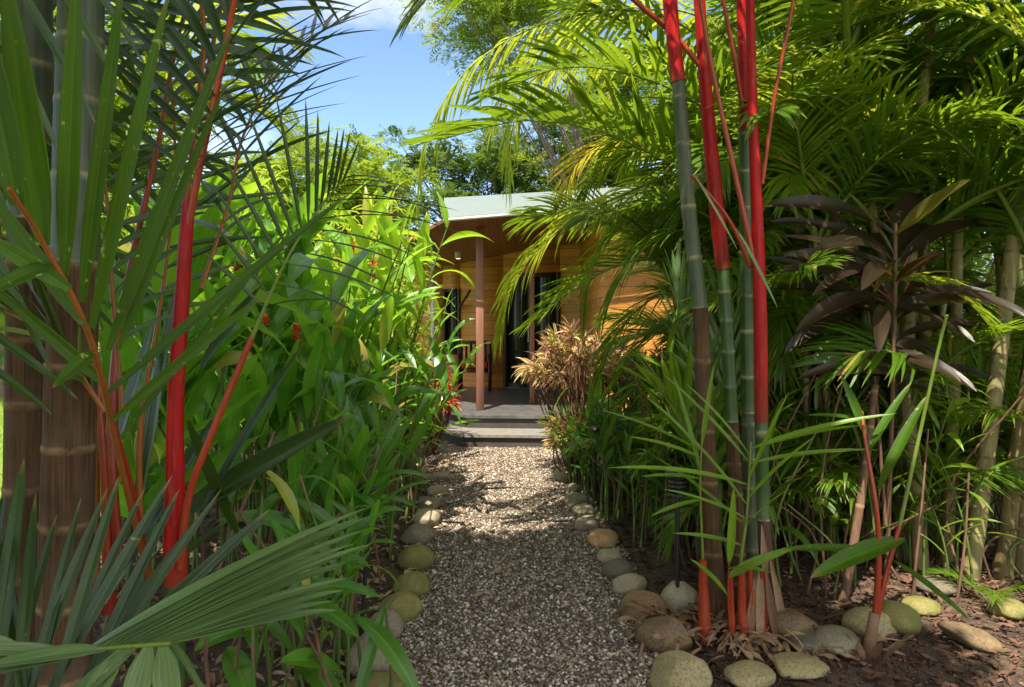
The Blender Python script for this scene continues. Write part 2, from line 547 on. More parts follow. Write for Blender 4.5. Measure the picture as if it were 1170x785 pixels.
M['areca_sheath'] = stemmat('areca_sheath', (0.27, 0.32, 0.11), (0.18, 0.22, 0.06), (0.3, 0.3, 0.2), 0.45, 45, 0.4, patch=(0.42, 0.30, 0.12))
M['ginger_stem'] = stemmat('ginger_stem', (0.10, 0.17, 0.03), (0.05, 0.09, 0.02), (0.2, 0.2, 0.08), 0.5, 60, 0.3, patch=(0.16, 0.10, 0.05))
M['brown_stem'] = stemmat('brown_stem', (0.19, 0.10, 0.055), (0.08, 0.045, 0.03), (0.3, 0.2, 0.12), 0.7, 60, 0.3)
M['tree_bark'] = stemmat('tree_bark', (0.22, 0.17, 0.13), (0.09, 0.07, 0.055), (0.2, 0.15, 0.1), 0.85, 14, 0.2)
M['black'] = plain('black_metal', (0.02, 0.02, 0.021), 0.4, 20, 0.3, bmp=0.05, spec=0.5)

# ------------------------------------------------------------------ sky, sun, camera
SUN_DIR = nrm(np.array([0.16, 0.42, -0.89]))      # the way the light travels
elev = math.asin(-SUN_DIR[2])
w = bpy.data.worlds.new('World')
sc.world = w
w.use_nodes = True
nt = w.node_tree
bg = nt.nodes['Background']
sky = N_(nt, 'ShaderNodeTexSky', sky_type='NISHITA', sun_disc=False)
sky.sun_elevation = elev
sky.sun_rotation = math.atan2(-SUN_DIR[0], -SUN_DIR[1])
sky.air_density = 1.0
sky.dust_density = 0.25
sky.altitude = 1500
sky.ozone_density = 3.0
gc = N_(nt, 'ShaderNodeTexCoord').outputs['Generated']
mp = N_(nt, 'ShaderNodeMapping')
mp.inputs['Scale'].default_value = (2.2, 2.2, 5.0)
mp.inputs['Rotation'].default_value = (0.3, 0.2, 0.5)
nt.links.new(gc, mp.inputs['Vector'])
cn = noise(nt, 1.6, 7, mp.outputs[0], 0.6)
cf = ramp(nt, cn, [(0.50, (0, 0, 0)), (0.78, (0.6, 0.6, 0.6))])
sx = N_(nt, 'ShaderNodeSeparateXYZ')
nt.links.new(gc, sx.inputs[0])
# unseen cloud added overhead and behind to lift shadow fill; blue sky over house
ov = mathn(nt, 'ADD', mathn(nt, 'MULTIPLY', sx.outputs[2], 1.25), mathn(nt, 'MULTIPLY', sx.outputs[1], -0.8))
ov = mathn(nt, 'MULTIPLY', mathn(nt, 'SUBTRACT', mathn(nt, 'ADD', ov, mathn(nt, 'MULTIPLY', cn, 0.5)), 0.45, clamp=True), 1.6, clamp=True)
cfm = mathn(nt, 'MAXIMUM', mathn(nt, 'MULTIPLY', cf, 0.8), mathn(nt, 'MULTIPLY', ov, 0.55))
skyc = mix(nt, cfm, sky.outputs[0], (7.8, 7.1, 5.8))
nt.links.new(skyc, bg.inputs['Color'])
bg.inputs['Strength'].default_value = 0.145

sl = bpy.data.lights.new('sun', 'SUN')
sl.energy = 5.0
sl.angle = R(0.5)
sl.color = (1.0, 0.92, 0.76)
so = bpy.data.objects.new('sun', sl)
COL.objects.link(so)
so.rotation_euler = Vector(SUN_DIR).to_track_quat('-Z', 'Y').to_euler()
so.location = (-5, -8, 14)

cam = bpy.data.cameras.new('camera')
co = bpy.data.objects.new('camera', cam)
COL.objects.link(co)
co.location = (0, 0, CAMZ)
co.rotation_euler = (R(90), 0, 0)
cam.sensor_width = 36
cam.lens = F / 1170 * 36
cam.shift_y = -(392.5 - CY) / 1170
cam.clip_start = 0.05
cam.clip_end = 500
sc.camera = co
sc.view_settings.view_transform = 'Standard'
sc.view_settings.look = 'None'
sc.view_settings.gamma = 1
sc.view_settings.exposure = 1.15
cy = sc.cycles
cy.max_bounces = 7
cy.diffuse_bounces = 4
cy.glossy_bounces = 2
cy.transmission_bounces = 4
cy.transparent_max_bounces = 4
cy.use_denoising = True
cy.sample_clamp_indirect = 6

# ------------------------------------------------------------------ ground
def soilmat():
    m, nt, out = newmat('garden_soil')
    a = noise(nt, 9, 6, coords(nt))
    b = noise(nt, 60, 4, coords(nt))
    c = ramp(nt, a, [(0.3, (0.030, 0.019, 0.013)), (0.7, (0.105, 0.068, 0.045))])
    c = mix(nt, ramp(nt, b, [(0.55, (0, 0, 0)), (0.75, (0.8, 0.8, 0.8))]), c, (0.2, 0.13, 0.085))
    pb = N_(nt, 'ShaderNodeBsdfPrincipled')
    nt.links.new(c, pb.inputs['Base Color'])
    pb.inputs['Roughness'].default_value = 0.9
    nt.links.new(bump(nt, b, 0.8, 0.02), pb.inputs['Normal'])
    nt.links.new(pb.outputs[0], out.inputs[0])
    return m


M['soil'] = soilmat()
M['lawn'] = plain('lawn_turf', (0.20, 0.27, 0.03), 0.8, 30, 0.5, (0.09, 0.16, 0.015), bmp=0.6, bdist=0.03)
M['gravel_base'] = plain('gravel_base', (0.20, 0.155, 0.115), 0.85, 90, 0.6, (0.04, 0.031, 0.025), bmp=0.8, bdist=0.012)


def hgt(x, y):
    """height of the ground: the planted beds swell gently above the path"""
    d = np.maximum(np.maximum(x - 0.75, -x - 0.75), 0)
    k = np.clip((7.4 - y) / 1.5, 0, 1)
    return 0.07 * (1 - np.exp(-d * 2.5)) * k + 0.02 * np.sin(x * 3.1 + 1) * np.sin(y * 2.3) * np.clip(d * 3, 0, 1) * k


def sheet(x0, x1, y0, y1, nx, ny, dz=0.0, edge=None):
    X, Y = np.meshgrid(np.linspace(x0, x1, nx), np.linspace(y0, y1, ny))
    mb = MB()
    v = np.stack([X, Y, hgt(X, Y) + dz], -1).reshape(-1, 3)
    i, j = np.meshgrid(np.arange(ny - 1), np.arange(nx - 1), indexing='ij')
    f = np.stack([i * nx + j, i * nx + j + 1, (i + 1) * nx + j + 1, (i + 1) * nx + j], -1).reshape(-1, 4)
    mb.add(v, f)
    return mb


mb = MB()
mb.add([(-150, -40, -0.06), (150, -40, -0.06), (150, 260, -0.06), (-150, 260, -0.06)], [(0, 1, 2, 3)])
solo('lawn', mb, M['lawn'], kind='structure')
solo('ground', sheet(-4.2, 7.5, -4, 9.5, 118, 136), M['soil'], kind='structure')


def path_l(y):
    return -0.50 - 0.045 * (y - 2.8) + 0.02 * np.sin(y * 2.1)


def path_r(y):
    return 0.66 - 0.012 * (y - 2.8) + 0.02 * np.sin(y * 1.7 + 1)


mb = MB()
ys = np.linspace(-4, 8.6, 60)
lv_ = path_l(ys) - 0.05
rv_ = path_r(ys) + 0.05
lv_ = np.where(ys > 7.5, np.interp(ys, [7.5, 8.0], [lv_[40], -1.9]), lv_)
rv_ = np.where(ys > 7.3, np.interp(ys, [7.3, 7.8], [rv_[40], 3.6]), rv_)
v = np.concatenate([np.stack([lv_, ys, 0 * ys + 0.008], 1), np.stack([rv_, ys, 0 * ys + 0.008], 1)])
mb.add(v, [(i, i + 60, i + 61, i + 1) for i in range(59)])
solo('path', mb, M['gravel_base'], kind='structure')

# ico pebbles
phi = (1 + 5 ** 0.5) / 2
ICO = nrm(np.array([(-1, phi, 0), (1, phi, 0), (-1, -phi, 0), (1, -phi, 0), (0, -1, phi), (0, 1, phi), (0, -1, -phi), (0, 1, -phi), (phi, 0, -1), (phi, 0, 1), (-phi, 0, -1), (-phi, 0, 1)]))
ICOF = np.array([(0, 11, 5), (0, 5, 1), (0, 1, 7), (0, 7, 10), (0, 10, 11), (1, 5, 9), (5, 11, 4), (11, 10, 2), (10, 7, 6), (7, 1, 8), (3, 9, 4), (3, 4, 2), (3, 2, 6), (3, 6, 8), (3, 8, 9), (4, 9, 5), (2, 4, 11), (6, 2, 10), (8, 6, 7), (9, 8, 1)])


def pebbles(pos, size, tint):
    k = len(pos)
    mb = MB()
    sc3 = np.stack([RNG.uniform(0.7, 1.3, k), RNG.uniform(0.6, 1.1, k), RNG.uniform(0.45, 0.8, k)], 1) * size[:, None]
    V = ICO[None] * sc3[:, None] * RNG.uniform(0.8, 1.15, (k, 12, 1))
    a = RNG.uniform(0, 6.28, k)
    b = RNG.normal(0, 0.4, k)
    x = V[..., 0] * np.cos(a)[:, None] - V[..., 1] * np.sin(a)[:, None]
    y = V[..., 0] * np.sin(a)[:, None] + V[..., 1] * np.cos(a)[:, None]
    z = V[..., 2] + x * np.sin(b)[:, None]
    V = np.stack([x, y, z], -1) + pos[:, None]
    Fc = (ICOF[None] + (np.arange(k) * 12)[:, None, None]).reshape(-1, 3)
    mb.add(V.reshape(-1, 3), Fc, 0, 0.5, 0, np.repeat(tint, 12))
    return mb


n = 52000
u = RNG.random(n)
Yp = 2.3 + (8.3 - 2.3) * u ** 1.5
xl, xr = path_l(Yp) - 0.1, path_r(Yp) + 0.1
Xp = xl + (xr - xl) * RNG.random(n)
na = 5000
Ya = RNG.uniform(7.55, 8.35, na)
Xa = RNG.uniform(-1.6, 3.2, na)
Xp, Yp = np.concatenate([Xp, Xa]), np.concatenate([Yp, Ya])
sz = 0.004 + 0.0075 * RNG.random(len(Xp)) ** 1.6 * (0.9 + 0.05 * Yp)
sz[RNG.random(len(sz)) < 0.03] *= 1.6
tt = np.clip(RNG.beta(2.2, 2.4, len(sz)), 0, 1)
solo('gravel', pebbles(np.stack([Xp, Yp, 0.009 + sz * RNG.uniform(0.1, 0.6, len(sz))], 1), sz, tt), M['pebble'], kind='stuff')
# spilled gravel over the dark mulch at the right
n = 5000
Xm, Ym = RNG.uniform(0.75, 3.6, n), 2.3 + 1.6 * RNG.random(n) ** 1.3
sz = RNG.uniform(0.004, 0.011, n)
solo('mulch', pebbles(np.stack([Xm, Ym, hgt(Xm, Ym) + sz * 0.4], 1), sz, np.clip(RNG.beta(1.3, 4.5, n), 0, 1)), M['litter'], kind='stuff')


def litter(n, x0, x1, y0, y1, smin, smax, seed):
    rg = np.random.default_rng(seed)
    mb = MB()
    x, y = rg.uniform(x0, x1, n), rg.uniform(y0, y1, n)
    a = rg.uniform(0, 6.28, n)
    O = np.stack([x, y, hgt(x, y) + rg.uniform(0.006, 0.03, n)], 1)
    D = np.stack([np.cos(a), np.sin(a), rg.normal(0.05, 0.12, n)], 1)
    Nn = np.stack([rg.normal(0, 0.35, n), rg.normal(0, 0.35, n), np.ones(n)], 1)
    L = rg.uniform(smin, smax, n)
    blades(mb, O, D, Nn, L, L * rg.uniform(0.08, 0.22, n), 4, 3, rg.normal(0.1, 0.25, n), 0.5, 0.45, seed=seed, wave=0.3)
    return mb


solo('leaf_litter', litter(7000, 0.72, 4.2, 2.4, 6.5, 0.015, 0.085, 3), M['litter'], kind='stuff')
solo('leaf_litter', litter(4500, -3.6, -0.58, 2.0, 7.5, 0.02, 0.10, 4), M['litter'], kind='stuff')

solo('leaf_litter', litter(260, -0.6, 0.72, 2.3, 8.0, 0.015, 0.05, 6), M['litter'], kind='stuff')

# lawn grass, left and behind
n = 26000
mb = MB()
x, y = RNG.uniform(-13, -2.6, n), 3.5 + 11 * RNG.random(n) ** 1.4
a = RNG.uniform(0, 6.28, n)
blades(mb, np.stack([x, y, 0 * x - 0.06], 1), np.stack([np.cos(a) * 0.5, np.sin(a) * 0.5, np.ones(n)], 1), np.stack([np.cos(a + 1.5), np.sin(a + 1.5), 0.2 + 0 * a], 1),
       RNG.uniform(0.05, 0.11, n), 0.004, 2, 2, 0.5)
solo('grass', mb, M['grass'], kind='stuff')

# ------------------------------------------------------------------ stones
def stonemat(name, c1, c2, moss=0.0, speck=0.3):
    m, nt, out = newmat(name)
    a = noise(nt, 5, 6, coords(nt), 0.6)
    b = noise(nt, 85, 5, coords(nt), 0.7)
    e = noise(nt, 12, 5, coords(nt))
    c = ramp(nt, a, [(0.32, c1), (0.66, c2)])
    c = mix(nt, mathn(nt, 'MULTIPLY', ramp(nt, b, [(0.48, (0, 0, 0)), (0.6, (1, 1, 1))]), speck), c, tuple(x * 0.35 for x in c1))
    if moss:
        c = mix(nt, mathn(nt, 'MULTIPLY', ramp(nt, e, [(0.40, (0, 0, 0)), (0.6, (1, 1, 1))]), moss), c, (0.13, 0.135, 0.03))
    pb = N_(nt, 'ShaderNodeBsdfPrincipled')
    nt.links.new(c, pb.inputs['Base Color'])
    pb.inputs['Roughness'].default_value = 0.75
    pb.inputs['Specular IOR Level'].default_value = 0.3
    nt.links.new(bump(nt, mathn(nt, 'ADD', b, mathn(nt, 'MULTIPLY', e, 1.5)), 0.35, 0.006), pb.inputs['Normal'])
    nt.links.new(pb.outputs[0], out.inputs[0])
    return m


SM = {
    'cream': stonemat('stone_cream', (0.26, 0.20, 0.10), (0.46, 0.37, 0.21), 0.35, 0.6),
    'pale': stonemat('stone_pale', (0.27, 0.225, 0.15), (0.42, 0.36, 0.245), 0.15, 0.4),
    'grey': stonemat('stone_grey', (0.17, 0.135, 0.095), (0.30, 0.25, 0.18), 0.2, 0.5),
    'dark': stonemat('stone_dark', (0.10, 0.083, 0.066), (0.20, 0.17, 0.13), 0.25, 0.5),
    'pink': stonemat('stone_pinkish', (0.14, 0.075, 0.045), (0.40, 0.22, 0.135), 0.45, 0.6),
    'moss': stonemat('stone_mossy', (0.16, 0.135, 0.045), (0.28, 0.24, 0.09), 0.85, 0.4),
    'orange': stonemat('stone_orange', (0.34, 0.15, 0.05), (0.54, 0.38, 0.21), 0.1, 0.4),
    'brown': stonemat('stone_brown', (0.12, 0.073, 0.044), (0.26, 0.17, 0.105), 0.3, 0.6),
}
import bmesh


def stone(px, py_bottom, wpx, hpx, mat, label, depth=0.9, group=None, tilt=0.0, seed=0, yaw=None, sink=0.2):
    rg = np.random.default_rng(seed + 100)
    Y = CAMZ * F / (py_bottom - CY)
    wpx, hpx = wpx * 1.12, hpx * 1.1
    Wd, Hd = wpx / F * Y, hpx / F * Y
    # seen from above: the image height is part height, part depth
    th = math.atan2(CAMZ, Y)
    dep = Wd * depth
    H = max(0.3 * Wd, (Hd - dep * math.sin(th) * 0.55) / math.cos(th) * 1.0)
    H = min(H, Wd * 0.95)
    x = (px - CX) / F * Y
    y = Y + dep * 0.45
    bm = bmesh.new()
    bmesh.ops.create_icosphere(bm, subdivisions=4, radius=1.0)
    v = np.array([q.co[:] for q in bm.verts])
    f = np.array([[q.index for q in fc.verts] for fc in bm.faces])
    bm.free()
    k = rg.normal(0, 1, (7, 3))
    ph = rg.uniform(0, 6.28, 7)
    d = np.zeros(len(v))
    for i in range(7):
        d += np.sin(v @ (k[i] * (0.9 + 0.45 * i)) + ph[i]) * 0.06 / (1 + 0.4 * i)
    for i in range(8):
        kk = rg.normal(0, 1, 3) * (4 + 2.2 * i)
        d += np.sin(v @ kk + rg.uniform(0, 6.28)) * .012 / (1 + .3 * i)
    v = v * (1 + d)[:, None]
    for i in range(6):
        pn = nrm(rg.normal(0, 1, 3))
        hh = np.maximum(0, v @ pn - rg.uniform(.72, .9))
        v = v - (hh * .75)[:, None] * pn
    v[:, 2] = np.where(v[:, 2] < 0, v[:, 2] * 0.9, v[:, 2])
    v = v * np.array([Wd / 2, dep / 2, H / 2 * 1.05])
    a = rg.uniform(-0.3, 0.3) if yaw is None else yaw
    c, s = math.cos(tilt), math.sin(tilt)
    v = np.stack([v[:, 0] * c - v[:, 2] * s, v[:, 1], v[:, 0] * s + v[:, 2] * c], 1)
    c, s = math.cos(a), math.sin(a)
    v = np.stack([v[:, 0] * c - v[:, 1] * s, v[:, 0] * s + v[:, 1] * c, v[:, 2]], 1)
    g = float(hgt(np.array(x), np.array(y)))
    v = v + np.array([x, y, g + H / 2 - H * sink])
    mb = MB()
    mb.add(v, f)
    solo('border_stone', mb, SM[mat], label, 'stone', group, loc=(x, y, g))


GR, GL = 'stones edging the right side of the path', 'stones edging the left side of the path'
right = [
    (788, 803, 66, 54, 'cream', 'large speckled cream stone lying lowest in the right border of the path', .95, .1),
    (764, 753, 62, 47, 'brown', 'reddish brown stone right above the speckled cream one at the bottom', .9, -.15),
    (737, 716, 52, 42, 'pink', 'pinkish mottled round stone below the pale egg stone, right border', .95, 0),
    (722, 684, 40, 29, 'pale', 'pale smooth egg stone touching the pinkish mottled one', .8, 0),
    (708, 664, 34, 26, 'dark', 'dark grey rough stone between two pale ones, right border', .9, 0.1),
    (698, 645, 29, 20, 'pale', 'small rounded pale stone just past the dark grey one, right border', .9, 0),
    (691, 628, 35, 25, 'orange', 'angular orange and cream stone in the right border', .9, -.1),
    (673, 610, 28, 22, 'grey', 'long flat greyish pink stone after the angular orange one', 1.3, .1),
    (668, 591, 26, 17, 'pale', 'small flat tan stone wedged between two others, far right border', .9, 0),
    (661, 580, 27, 19, 'grey', 'rounded grey green stone at the foot of the far right shrubs', .9, 0),
    (655, 566, 20, 14, 'grey', 'small grey stone half hidden by stems, far right border', .9, 0),
    (645, 552, 20, 22, 'pale', 'upright whitish stone near the house end of the right border', .8, 0),
]
for i, (a, b, c, d, m, lb, dp, ti) in enumerate(right):
    stone(a, b, c, d, m, lb, dp, GR, ti, i)
left = [
    (424, 806, 60, 34, 'moss', 'yellowish stone cut off by the bottom edge of the photo, left border', .9, 0),
    (421, 779, 56, 62, 'grey', 'big smooth brownish grey stone standing beside the lowest left leaf', .9, .2),
    (437, 735, 40, 40, 'grey', 'grey rounded stone leaning behind the big smooth one', .9, 0),
    (454, 713, 46, 38, 'moss', 'olive mossy round stone next to the grey leaning one', .9, .1),
    (468, 685, 40, 31, 'moss', 'mossy stone with a bright sun fleck on top, left border', .9, 0),
    (473, 655, 42, 34, 'moss', 'large domed mossy stone in the middle of the left border', .95, 0),
    (476, 625, 36, 27, 'grey', 'grey tan stone behind the large domed mossy one', .9, 0),
    (487, 605, 30, 26, 'pale', 'pale upright stone partly under ginger leaves, left border', .8, .2),
    (489, 585, 26, 20, 'grey', 'grey stone half covered by grassy leaves, far left border', .9, 0),
    (497, 568, 22, 16, 'pale', 'small pale stone far along the left border', .9, 0),
    (501, 553, 19, 14, 'grey', 'smallest grey stone at the house end of the left border', .9, 0),
]
for i, (a, b, c, d, m, lb, dp, ti) in enumerate(left):
    stone(a, b, c, d, m, lb, dp, GL, ti, i + 40)
bed = [
    (779, 710, 44, 46, 'pale', 'whitish stone standing behind the black light stake on the right', .8, 0),
    (913, 748, 52, 42, 'brown', 'brown boulder beside the husky base of the red palm', .9, -.1),
    (934, 762, 48, 30, 'dark', 'dark grey stone tucked behind the brown boulder', .9, 0),
    (962, 764, 52, 34, 'grey', 'dark olive flat topped stone left of the red shooted sprout', .9, 0),
    (1004, 751, 54, 40, 'cream', 'yellow grey angular stone right behind the red shooted sprout', .9, .1),
    (1037, 746, 58, 42, 'moss', 'olive green boulder right of the red shooted sprout', .9, -.15),
    (1062, 726, 44, 26, 'moss', 'low mossy stone behind the olive green boulder', .9, 0),
    (1082, 702, 46, 26, 'dark', 'dim dark stone at the foot of the tan palm stems', .9, 0),
    (1127, 766, 66, 26, 'brown', 'long flat tan stone lying on dark mulch near the right edge', .55, -.32),
    (1164, 732, 40, 28, 'moss', 'mossy boulder cut off by the right edge of the photo', .9, 0),
    (868, 800, 56, 30, 'cream', 'pale flat stone at the bottom edge in front of the red palm', .9, 0),
    (922, 792, 58, 26, 'cream', 'pale mossy slab at the bottom edge beside the dry husks', .9, 0),
]
for i, (a, b, c, d, m, lb, dp, ti) in enumerate(bed):
    stone(a, b, c, d, m, lb, dp, 'stones lying in the right hand bed', ti, i + 80)

# ------------------------------------------------------------------ house
def plankmat(name, c1, c2, pitch, axis=2, gap=0.05, rough=0.5):
    m, nt, out = newmat(name)
    tc = N_(nt, 'ShaderNodeTexCoord')
    sp = N_(nt, 'ShaderNodeSeparateXYZ')
    nt.links.new(tc.outputs['Object'], sp.inputs[0])
    z = mathn(nt, 'DIVIDE', sp.outputs[axis], pitch)
    fr = mathn(nt, 'FRACT', z)
    idx = mathn(nt, 'FLOOR', z)
    wn = N_(nt, 'ShaderNodeTexWhiteNoise', noise_dimensions='1D')
    nt.links.new(idx, wn.inputs['W'])
    st = (2.5, 2.5, 40) if axis == 2 else (40, 2.5, 2.5)
    g = noise(nt, 1.0, 5, coords(nt, st), 0.6)
    kn = noise(nt, 6.0, 2, coords(nt))
    c = ramp(nt, g, [(0.3, c2), (0.7, c1)])
    c = mix(nt, ramp(nt, kn, [(0.66, (0, 0, 0)), (0.74, (0.7, 0.7, 0.7))]), c, tuple(x * 0.4 for x in c2))
    sc_ = N_(nt, 'ShaderNodeVectorMath', operation='SCALE')
    nt.links.new(c, sc_.inputs[0])
    nt.links.new(mathn(nt, 'MULTIPLY_ADD', wn.outputs[0], 0.4, 0.8), sc_.inputs['Scale'])
    line = mathn(nt, 'LESS_THAN', fr, gap)
    c = mix(nt, mathn(nt, 'MULTIPLY', line, 0.75), sc_.outputs[0], tuple(x * 0.15 for x in c2))
    pb = N_(nt, 'ShaderNodeBsdfPrincipled')
    nt.links.new(c, pb.inputs['Base Color'])
    pb.inputs['Roughness'].default_value = rough
    nt.links.new(bump(nt, mathn(nt, 'SUBTRACT', g, line), 0.4, 0.006), pb.inputs['Normal'])
    nt.links.new(pb.outputs[0], out.inputs[0])
    return m


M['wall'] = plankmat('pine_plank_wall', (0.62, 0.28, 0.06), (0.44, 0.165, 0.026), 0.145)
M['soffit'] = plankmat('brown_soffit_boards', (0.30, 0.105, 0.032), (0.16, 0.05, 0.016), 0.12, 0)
M['post'] = plain('timber_post', (0.36, 0.17, 0.11), 0.55, 3, 0.4, (0.22, 0.10, 0.065), (6, 6, 0.5))
M['roof'] = plain('zinc_roof', (0.17, 0.205, 0.195), 0.5, 4, 0.1, (0.15, 0.185, 0.175), bmp=0.05, spec=0.5)
M['flash'] = plain('pale_flashing', (0.62, 0.62, 0.56), 0.4, 10, 0.1, bmp=0.02)
M['frame'] = plain('dark_frame', (0.035, 0.025, 0.02), 0.4, 10, 0.3, bmp=0.05)
M['stepside'] = plain('dark_step_face', (0.075, 0.066, 0.062), 0.7, 12, 0.3, bmp=0.15)
M['coping'] = plain('grey_stone_tread', (0.24, 0.225, 0.205), 0.6, 14, 0.35, bmp=0.15)
M['cushion'] = plain('red_cushion', (0.55, 0.03, 0.02), 0.8, 30, 0.2)
M['chair'] = plain('dark_chair_wood', (0.035, 0.02, 0.014), 0.4, 10, 0.3)
m, nt, out = newmat('dark_glass')
pb = N_(nt, 'ShaderNodeBsdfPrincipled')
pb.inputs['Base Color'].default_value = (0.02, 0.022, 0.02, 1)
pb.inputs['Roughness'].default_value = 0.04
pb.inputs['Specular IOR Level'].default_value = 0.22
nt.links.new(pb.outputs[0], out.inputs[0])
M['glass'] = m
m, nt, out = newmat('slate_deck')
bt = N_(nt, 'ShaderNodeTexBrick')
bt.inputs['Scale'].default_value = 2.4
bt.inputs['Mortar Size'].default_value = 0.012
bt.inputs['Color1'].default_value = (0.07, 0.07, 0.075, 1)
bt.inputs['Color2'].default_value = (0.15, 0.145, 0.145, 1)
bt.inputs['Mortar'].default_value = (0.07, 0.07, 0.07, 1)
nt.links.new(coords(nt), bt.inputs['Vector'])
pb = N_(nt, 'ShaderNodeBsdfPrincipled')
cc = mix(nt, 0.5, bt.outputs[0], ramp(nt, noise(nt, 9, 5, coords(nt)), [(0.3, (0.05, 0.05, 0.052)), (0.7, (0.17, 0.16, 0.155))]))
nt.links.new(cc, pb.inputs['Base Color'])
pb.inputs['Roughness'].default_value = 0.33
nt.links.new(pb.outputs[0], out.inputs[0])
M['deck'] = m
m, nt, out = newmat('lamp_glow')
em = N_(nt, 'ShaderNodeEmission')
em.inputs[0].default_value = (1, 0.8, 0.5, 1)
em.inputs[1].default_value = 1.2
nt.links.new(em.outputs[0], out.inputs[0])
M['glow'] = m

H = thing('wooden_house', 'orange timber house with grey metal roof and covered porch at the end of the path', 'house', (0.4, 10.5, 0))


def XY(px, Y):
    return ((px - CX) / F * Y, Y)


# deck and steps, faceted at the left
D0, D1 = XY(536, 8.95), XY(486, 10.2)
mb = MB()
prism(mb, [D0, (3.4, 8.72), (3.4, 14.2), (-3.2, 14.2), D1], -0.05, 0.29)
dk = part('deck_base', mb, M['stepside'], H, False)
mb = MB()
prism(mb, [(D0[0] - .03, D0[1] - .03), (3.43, 8.69), (3.43, 14.2), (-3.2, 14.2), (D1[0] - .04, D1[1])], 0.29, 0.325)
part('deck', mb, M['deck'], H, False)
S0, S1 = XY(527, 8.40), XY(470, 9.7)
mb = MB()
prism(mb, [S0, (2.2, 8.22), (2.2, 8.69), (D0[0] - 0.01, 8.93), (S1[0], S1[1])], -0.05, 0.13)
st = part('step', mb, M['stepside'], H, False)
mb = MB()
prism(mb, [(S0[0] - .03, S0[1] - .03), (2.23, 8.19), (2.23, 8.69), (D0[0] - 0.01, 8.93), (S1[0] - .04, S1[1])], 0.13, 0.163)
part('tread', mb, M['coping'], st, False)

# porch wall: local frame along the wall
W0, W1 = np.array(XY(470, 13.5)), np.array(XY(700, 12.2))
wl = np.linalg.norm(W1 - W0)
wd = (W1 - W0) / wl
wn_ = np.array([wd[1], -wd[0]])


def at_px(px):
    """distance along the porch wall at an image column"""
    k = (px - CX) / F
    t = (k * W0[1] - W0[0]) / (wd[0] - k * wd[1])
    return t


def wslab(mb, s0, s1, z0, z1, t0=0.0, t1=-0.12, mat=0):
    pts = []
    for s, t in ((s0, t0), (s1, t0), (s1, t1), (s0, t1)):
        q = W0 + wd * s + wn_ * t
        pts.append((q[0], q[1]))
    prism(mb, pts, z0, z1, mat)


def zpx(py, px):
    s = at_px(px)
    return CAMZ - (py - CY) / F * (W0 + wd * s)[1]


ZT = 3.35
sA, sB, sC, sD = at_px(506), at_px(526), at_px(575), at_px(640)
zw0, zw1, zd = zpx(405, 516), zpx(330, 516), zpx(312, 600)
mb = MB()
wslab(mb, 0, sA, 0.33, ZT)
wslab(mb, sA, sB, 0.33, zw0)
wslab(mb, sA, sB, zw1, ZT)
wslab(mb, sB, sC, 0.33, ZT)
wslab(mb, sC, sD, zd, ZT)
wslab(mb, sD, wl, 0.33, ZT)
part('wall', mb, M['wall'], H, False)
ap = [(sC + .35 * (sD - sC) * (1 - math.cos(t)), 1.0 + (zd - 1.0) * math.sin(t)) for t in np.linspace(0, math.pi / 2, 14)]
pl = ap + [(sC - .01, zd + .01), (sC - .01, 1.0)]
v = []
for t in (.027, -.03):
    for s_, z_ in pl:
        q = W0 + wd * s_ + wn_ * t
        v.append((q[0], q[1], z_))
k = len(pl)
mb = MB()
mb.add(v, [list(range(k))])
mb.add(v, [[i, i + k, (i + 1) % k + k, (i + 1) % k] for i in range(k)])
part('arch_panel', mb, M['wall'], H, False)
# door: dark frame with two panes
mb = MB()
fw = 0.07
wslab(mb, sC + .002, sC + fw, 0.335, zd - .002, 0.02, -0.1)
wslab(mb, sD - fw, sD - .002, 0.335, zd - .002, 0.02, -0.1)
wslab(mb, sC + fw, sD - fw, zd - fw, zd - .002, 0.02, -0.1)
sm = at_px(606)
wslab(mb, sm - .05, sm + .05, 0.335, zd - fw, 0.015, -0.1)
wslab(mb, sC + fw, sm - .05, 0.335, 0.42, 0.01, -0.1)
wslab(mb, sm + .05, sD - fw, 0.335, 0.42, 0.01, -0.1)
dr = part('door', mb, M['frame'], H, False)
for a, b in ((sC + fw, sm - .05), (sm + .05, sD - fw)):
    mb = MB()
    wslab(mb, a, b, 0.42, zd - fw, -0.05, -0.06)
    part('pane', mb, M['glass'], dr, False)
mb = MB()
wslab(mb, sm - .03, sm - .01, 1.2, 1.5, 0.06, 0.015)
part('handle', mb, M['flash'], dr, False)
mb = MB()
for s0, s1, z0, z1 in ((sA + .002, sA + .06, zw0 + .002, zw1 - .002), (sB - .06, sB - .002, zw0 + .002, zw1 - .002), (sA + .06, sB - .06, zw0 + .002, zw0 + .06), (sA + .06, sB - .06, zw1 - .06, zw1 - .002)):
    wslab(mb, s0, s1, z0, z1, 0.02, -0.1)
wi = part('window', mb, M['frame'], H, False)
mb = MB()
wslab(mb, sA + .06, sB - .06, zw0 + .06, zw1 - .06, -0.05, -0.06)
part('pane', mb, M['glass'], wi, False)
mb = MB()
q0 = W0 + wd * sB + wn_ * 0.05
q1 = W0 + wd * at_px(545) + wn_ * 0.35
tube(mb, [(q0[0], q0[1], zpx(352, 526)), (q1[0], q1[1], zpx(333, 545))], 0.025, 6)
part('window_stay', mb, M['frame'], H)
# forward room block at the right, its front in the sun
mb = MB()
bx0 = XY(688, 9.35)[0]
prism(mb, [(bx0, 9.35), (3.3, 9.2), (3.3, 12.4), (bx0, 12.4)], 0.33, 3.18)
part('room_wall', mb, M['wall'], H, False)

